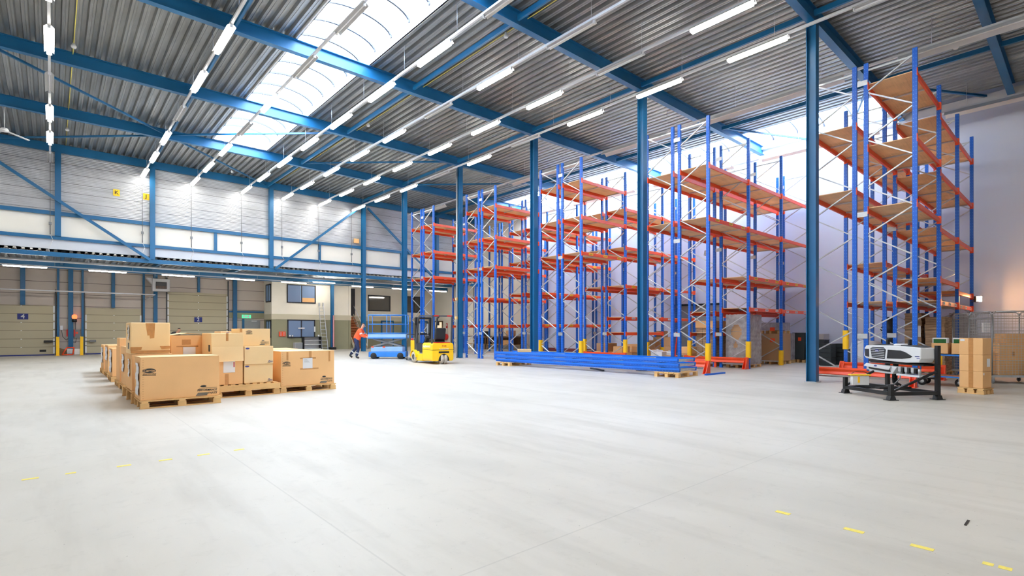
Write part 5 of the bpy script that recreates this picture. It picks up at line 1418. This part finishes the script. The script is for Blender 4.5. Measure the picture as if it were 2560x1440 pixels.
mb = MB(); mb.box(.0, .1, -.125, -.101, .2, 2.5); mb.build('red_strip', 'red', t)
mb = MB(); mb.box(.03, .065, -.13, -.125, .2, 2.5); mb.build('white_strip', 'paper', t)
mb = MB(); mb.box(-.2, .2, -.26, .2, 0, .18); mb.build('foot_guard', 'black', t)
t = thing('staircase', 'steep orange-brown wooden stairs between the two office blocks', 'staircase', (17.05, 36.9, 0))
for k in range(12):
    mb = MB(); mb.box(0, .95, k*.2, k*.2+.26, .18+k*.205-.0, .22+k*.205); mb.build('tread', 'stairwood', t)
    mb = MB(); mb.box(0.02, .93, k*.2+.22, k*.2+.25, .02+k*.205, .17+k*.205); mb.build('riser', 'stairwood', t)
mb = MB(); mb.bar((-.03, 0, .05), (-.03, 2.5, 2.62), .04, .22); mb.bar((.98, 0, .05), (.98, 2.5, 2.62), .04, .22); mb.build('stringer', 'band', t)
mb = MB(); mb.cyl((.98, 0, .95), (.98, 2.4, 3.35), .022); mb.cyl((.98, .02, 0), (.98, .02, .95), .022); mb.build('handrail', 'white_paint', t)
t = thing('hose_reel', 'red fire hose reel under a red sign on the far cream wall', 'hose reel', (XW, 37.0, .85))
mb = MB(); mb.lathe([(0, -.02), (.25, -.02), (.27, -.05), (.27, -.2), (.25, -.22), (0, -.22)], (0, 0, 0), 'x', 24); mb.build('reel', 'red', t)
mb = MB(); mb.box(-.02, -.0, -.12, .12, .75, 1.15); mb.build('red_sign', 'red', t); mb = MB(); mb.box(-.03, -.02, -.06, .06, .93, 1.1); mb.build('pictogram', 'paper', t)
mb = MB(); mb.tube([(-.1, -.1, .2), (-.08, -.12, .5), (-.04, -.12, .75)], .02); mb.build('valve_pipe', 'galv', t)

# ================================================================== DOCK SIDE ITEMS
t = thing('fan_heater', 'pale grey fan heater with dark grille hanging above the docks', 'heater', (5.0, 37.9, 4.2))
mb = MB(); mb.box(-.45, .45, -.1, .4, -.42, .35); mb.prism([(-.75, .38), (-.45, .38), (-.45, .0)], 'y', -.05, .35); mb.build('heater_body', 'wall_hidden', t, bevel=.02)
mb = MB(); mb.box(-.28, .28, -.115, -.1, -.27, .15); g = mb.build('grille', 'black', t)
mb = MB()
for k in range(9): mb.box(-.25+k*.06, -.243+k*.06, -.122, -.115, -.27, -.1)
mb.build('fins', 'stairwood', g)
mb = MB(); mb.cyl((-.3, .1, .35), (-.3, .1, .85), .02); mb.cyl((.3, .1, .35), (.3, .1, .85), .02); mb.build('hanger_rod', 'galv', t)
for x, s_ in ((.25, 'right of door 4'), (1.27, 'left of the middle door')):
    t = thing('bollard', 'yellow square bollard %s' % s_, 'bollard', (x, 38., 0), 0, 'yellow dock bollards')
    mb = MB(); mb.box(-.07, .07, -.07, .07, 0, 1.05); mb.build('bollard_body', 'yellow', t, bevel=.01); mb = MB(); mb.box(-.1, .1, -.1, .1, 0, .015); mb.build('bollard_foot', 'yellow', t)
t = thing('beacon_lamp', 'glowing red beacon lamp above the dock controls', 'beacon', (.98, YD-.3, 2.18))
mb = MB(); mb.lathe([(0, -.12), (.1, -.11), (.12, .0), (.1, .1), (0, .14)]); mb.build('lamp_dome', 'beacon', t)
mb = MB(); mb.cyl((0, 0, -.3), (0, 0, -.12), .11); mb.box(-.03, .03, 0, .3, -.26, -.2); mb.build('lamp_base', 'black', t)
t = thing('control_box', 'grey dock control box with cables under the beacon', 'control box', (1.08, YD-.0, 1.2))
mb = MB(); mb.box(-.12, .14, -.14, -.005, -.25, .25); mb.build('box_body', 'grey', t, bevel=.01)
mb = MB(); mb.tube([(-.05, -.07, .25), (-.05, -.07, .7), (-.08, -.1, .75)], .01); mb.tube([(.0, -.07, -.25), (-.05, -.1, -.5), (-.25, -.1, -.45), (-.28, -.1, .0)], .01); mb.build('cable', 'black', t)
mb = MB(); mb.box(-.05, .06, -.15, -.14, .0, .12); mb.build('button_panel', 'orange', t)
t = thing('switch_box', 'small white switch box with hanging cable beside door 4', 'switch', (.42, YD, 1.55))
mb = MB(); mb.box(-.06, .06, -.12, -.005, -.12, .12); mb.build('box_body', 'paper', t); mb = MB(); mb.tube([(0, -.08, -.12), (.05, -.09, -.5), (.2, -.09, -.7), (.3, -.22, -.6)], .01); mb.build('cable', 'black', t)
for x, s_ in ((.66, 'left'), (.98, 'right')):
    mb = MB(); mb.box(x-.03, x+.03, YD-.26, YD-.2, 1.05, 1.45); tag(mb.build('fire_alarm_box', 'red'), 'small red box on the %s side of the thick dock post' % s_, 'box')
t = thing('dock_lamp', 'dark dock lamp arm at the right edge of door 4', 'lamp', (-.05, YD-.25, .78)); mb = MB(); mb.box(-.28, .1, -.05, .05, -.06, .06); mb.build('lamp_head', 'black', t, bevel=.02); mb = MB(); mb.box(.1, .2, .0, .05, -.02, .02); mb.build('arm', 'black', t)
t = thing('dock_lamp', 'dark dock lamp arm at the left edge of the middle door', 'lamp', (1.75, YD-.25, .78)); mb = MB(); mb.box(-.1, .2, -.05, .05, -.06, .06); mb.build('lamp_head', 'grey', t, bevel=.02); mb = MB(); mb.box(-.3, -.1, .0, .05, -.02, .02); mb.build('arm', 'black', t)
t = thing('charger_cart', 'red-framed cart with white boxes between the yellow bollards', 'cart', (.74, 38.1, 0))
mb = MB(); mb.tube([(-.3, -.1, .05), (-.1, -.1, .45), (.2, -.1, .45), (.15, -.1, .05), (-.3, -.1, .05)], .03); mb.build('cart_frame', 'orange', t)
mb = MB(); mb.box(-.1, .16, -.05, .15, .1, .38); mb.build('battery_box', 'galv', t); mb = MB(); mb.box(.22, .5, -.05, .2, .05, .36); mb.build('white_box', 'white_paint', t)
mb = MB(); mb.prism([(-.55, 0), (-.1, 0), (-.1, .3), (-.4, .42), (-.52, .3)], 'y', .1, .3); mb.build('sack', 'brownwood', t)
# letter plates
for s_, x, z in (('K', 2.41, 8.24), ('J', 3.62, 8.25)):
    t = thing('letter_sign', 'yellow sign with black letter %s high on the back wall' % s_, 'sign', (x, YB, z), 0, 'yellow letter signs')
    mb = MB(); mb.box(-.13, .13, -.02, -.005, -.16, .16); mb.build('sign_plate', 'sign_yellow', t)
    text(s_, .26, (0, -.022, 0), FRONT, 'black', t, 'letter')
mb = MB(); mb.box(14.75, 15.1, YB-.2, YB-.12, 7.12, 7.4); tag(mb.build('orange_beige_box', 'card'), 'small beige plate beside the far wall column', 'plate')
# lamp cables & sockets on the upper back wall
for k, x in enumerate((-.05, 3.45, 5.6, 8.05, 10.25, 12.45, 14.6)):
    t = thing('wall_cable', 'thin cable with socket hanging on the back wall, %s from the left' % ord_[k], 'cable', (x, YB-.16, 0), 0, 'cables on the back wall')
    mb = MB(); mb.cyl((0, 0, 6.3), (0, 0, 9.25), .012, n=6); mb.build('cable', 'grey', t)
    mb = MB(); mb.cyl((0, 0, 5.85), (0, 0, 6.4), .02, n=8); mb.box(-.05, .05, -.03, .05, 6.3, 6.42); mb.build('socket_rod', 'grey', t)
    mb = MB(); mb.tube([(0, 0, 5.85), (.1, -.03, 5.6), (-.05, -.03, 5.2), (.0, -.02, 4.9)], .01, n=6); mb.build('loose_lead', 'paper', t)
# flood lamp on the last rack post
t = thing('flood_lamp', 'bright warm flood lamp on the farthest post of the near rack', 'lamp', (24.66, 2.78, 2.52), R(-32))
mb = MB(); mb.box(-.12, .12, -.06, .04, -.1, .1); mb.build('lamp_housing', 'dgrey', t, bevel=.01)
mb = MB(); mb.box(-.11, .11, -.066, -.061, -.09, .09); mb.build('lens', 'flood', t)
mb = MB(); mb.tube([(-.15, 0, 0), (-.15, .08, -.1), (.15, .08, -.1), (.15, 0, 0)], .01); mb.build('bracket', 'dgrey', t)
# small wall items on the right wall
t = thing('overhead_lamp', 'small grey lamp hanging between the rack tops', 'lamp', (19.3, 10.15, 4.35)); mb = MB(); mb.prism([(-.12, 0), (.12, 0), (.05, .2), (-.05, .2)], 'y', -.08, .08); mb.build('lamp_shade', 'galv', t); mb = MB(); mb.cyl((0, 0, .2), (0, 0, .6), .01); mb.build('rod', 'galv', t)

# ================================================================== FLOOR MARKS
for k, (x0, x1_) in enumerate(((-.21, -.09), (.1, .18), (.5, .62), (.86, .98), (1.22, 1.34), (1.59, 1.7))):
    mb = MB(); mb.box(x0, x1_, 6.645, 6.695, 0, .002); tag(mb.build('floor_mark', 'floor_yellow'), 'short yellow tape mark on the left floor, %s from the left' % ord_[k], 'floor mark', 'yellow floor marks')
for k, (y0, y1_) in enumerate(((1.54, 1.64), (1.06, 1.18), (.68, .80), (.40, .45), (.32, .38))):
    mb = MB(); mb.box(4.17, 4.22, y0, y1_, 0, .002); tag(mb.build('floor_mark', 'floor_yellow'), 'short yellow tape mark at lower right, %s from the top' % ord_[k], 'floor mark', 'yellow floor marks')
mb = MB(); mb.box(4.9, 5.05, .61, .625, 0, .004); tag(mb.build('strap_piece', 'black'), 'thin black strap piece lying on the floor at right', 'strap')

# ================================================================== WORLD / RENDER SETTINGS
wd = bpy.data.worlds.new('overcast_sky'); sc.world = wd; wd.use_nodes = True
bg = wd.node_tree.nodes['Background']; bg.inputs[0].default_value = (.68, .82, 1., 1); bg.inputs[1].default_value = 30.
sc.view_settings.view_transform = 'Standard'; sc.view_settings.look = 'None'
sc.view_settings.gamma = 1; sc.view_settings.use_curve_mapping = False
sc.view_settings.exposure = 0.12
sc.cycles.use_denoising = True
sc.cycles.max_bounces = 8; sc.cycles.diffuse_bounces = 5; sc.cycles.transparent_max_bounces = 12
sc.cycles.sample_clamp_indirect = 8.
sc.cycles.caustics_reflective = False; sc.cycles.caustics_refractive = False
sc.cycles.use_light_tree = True
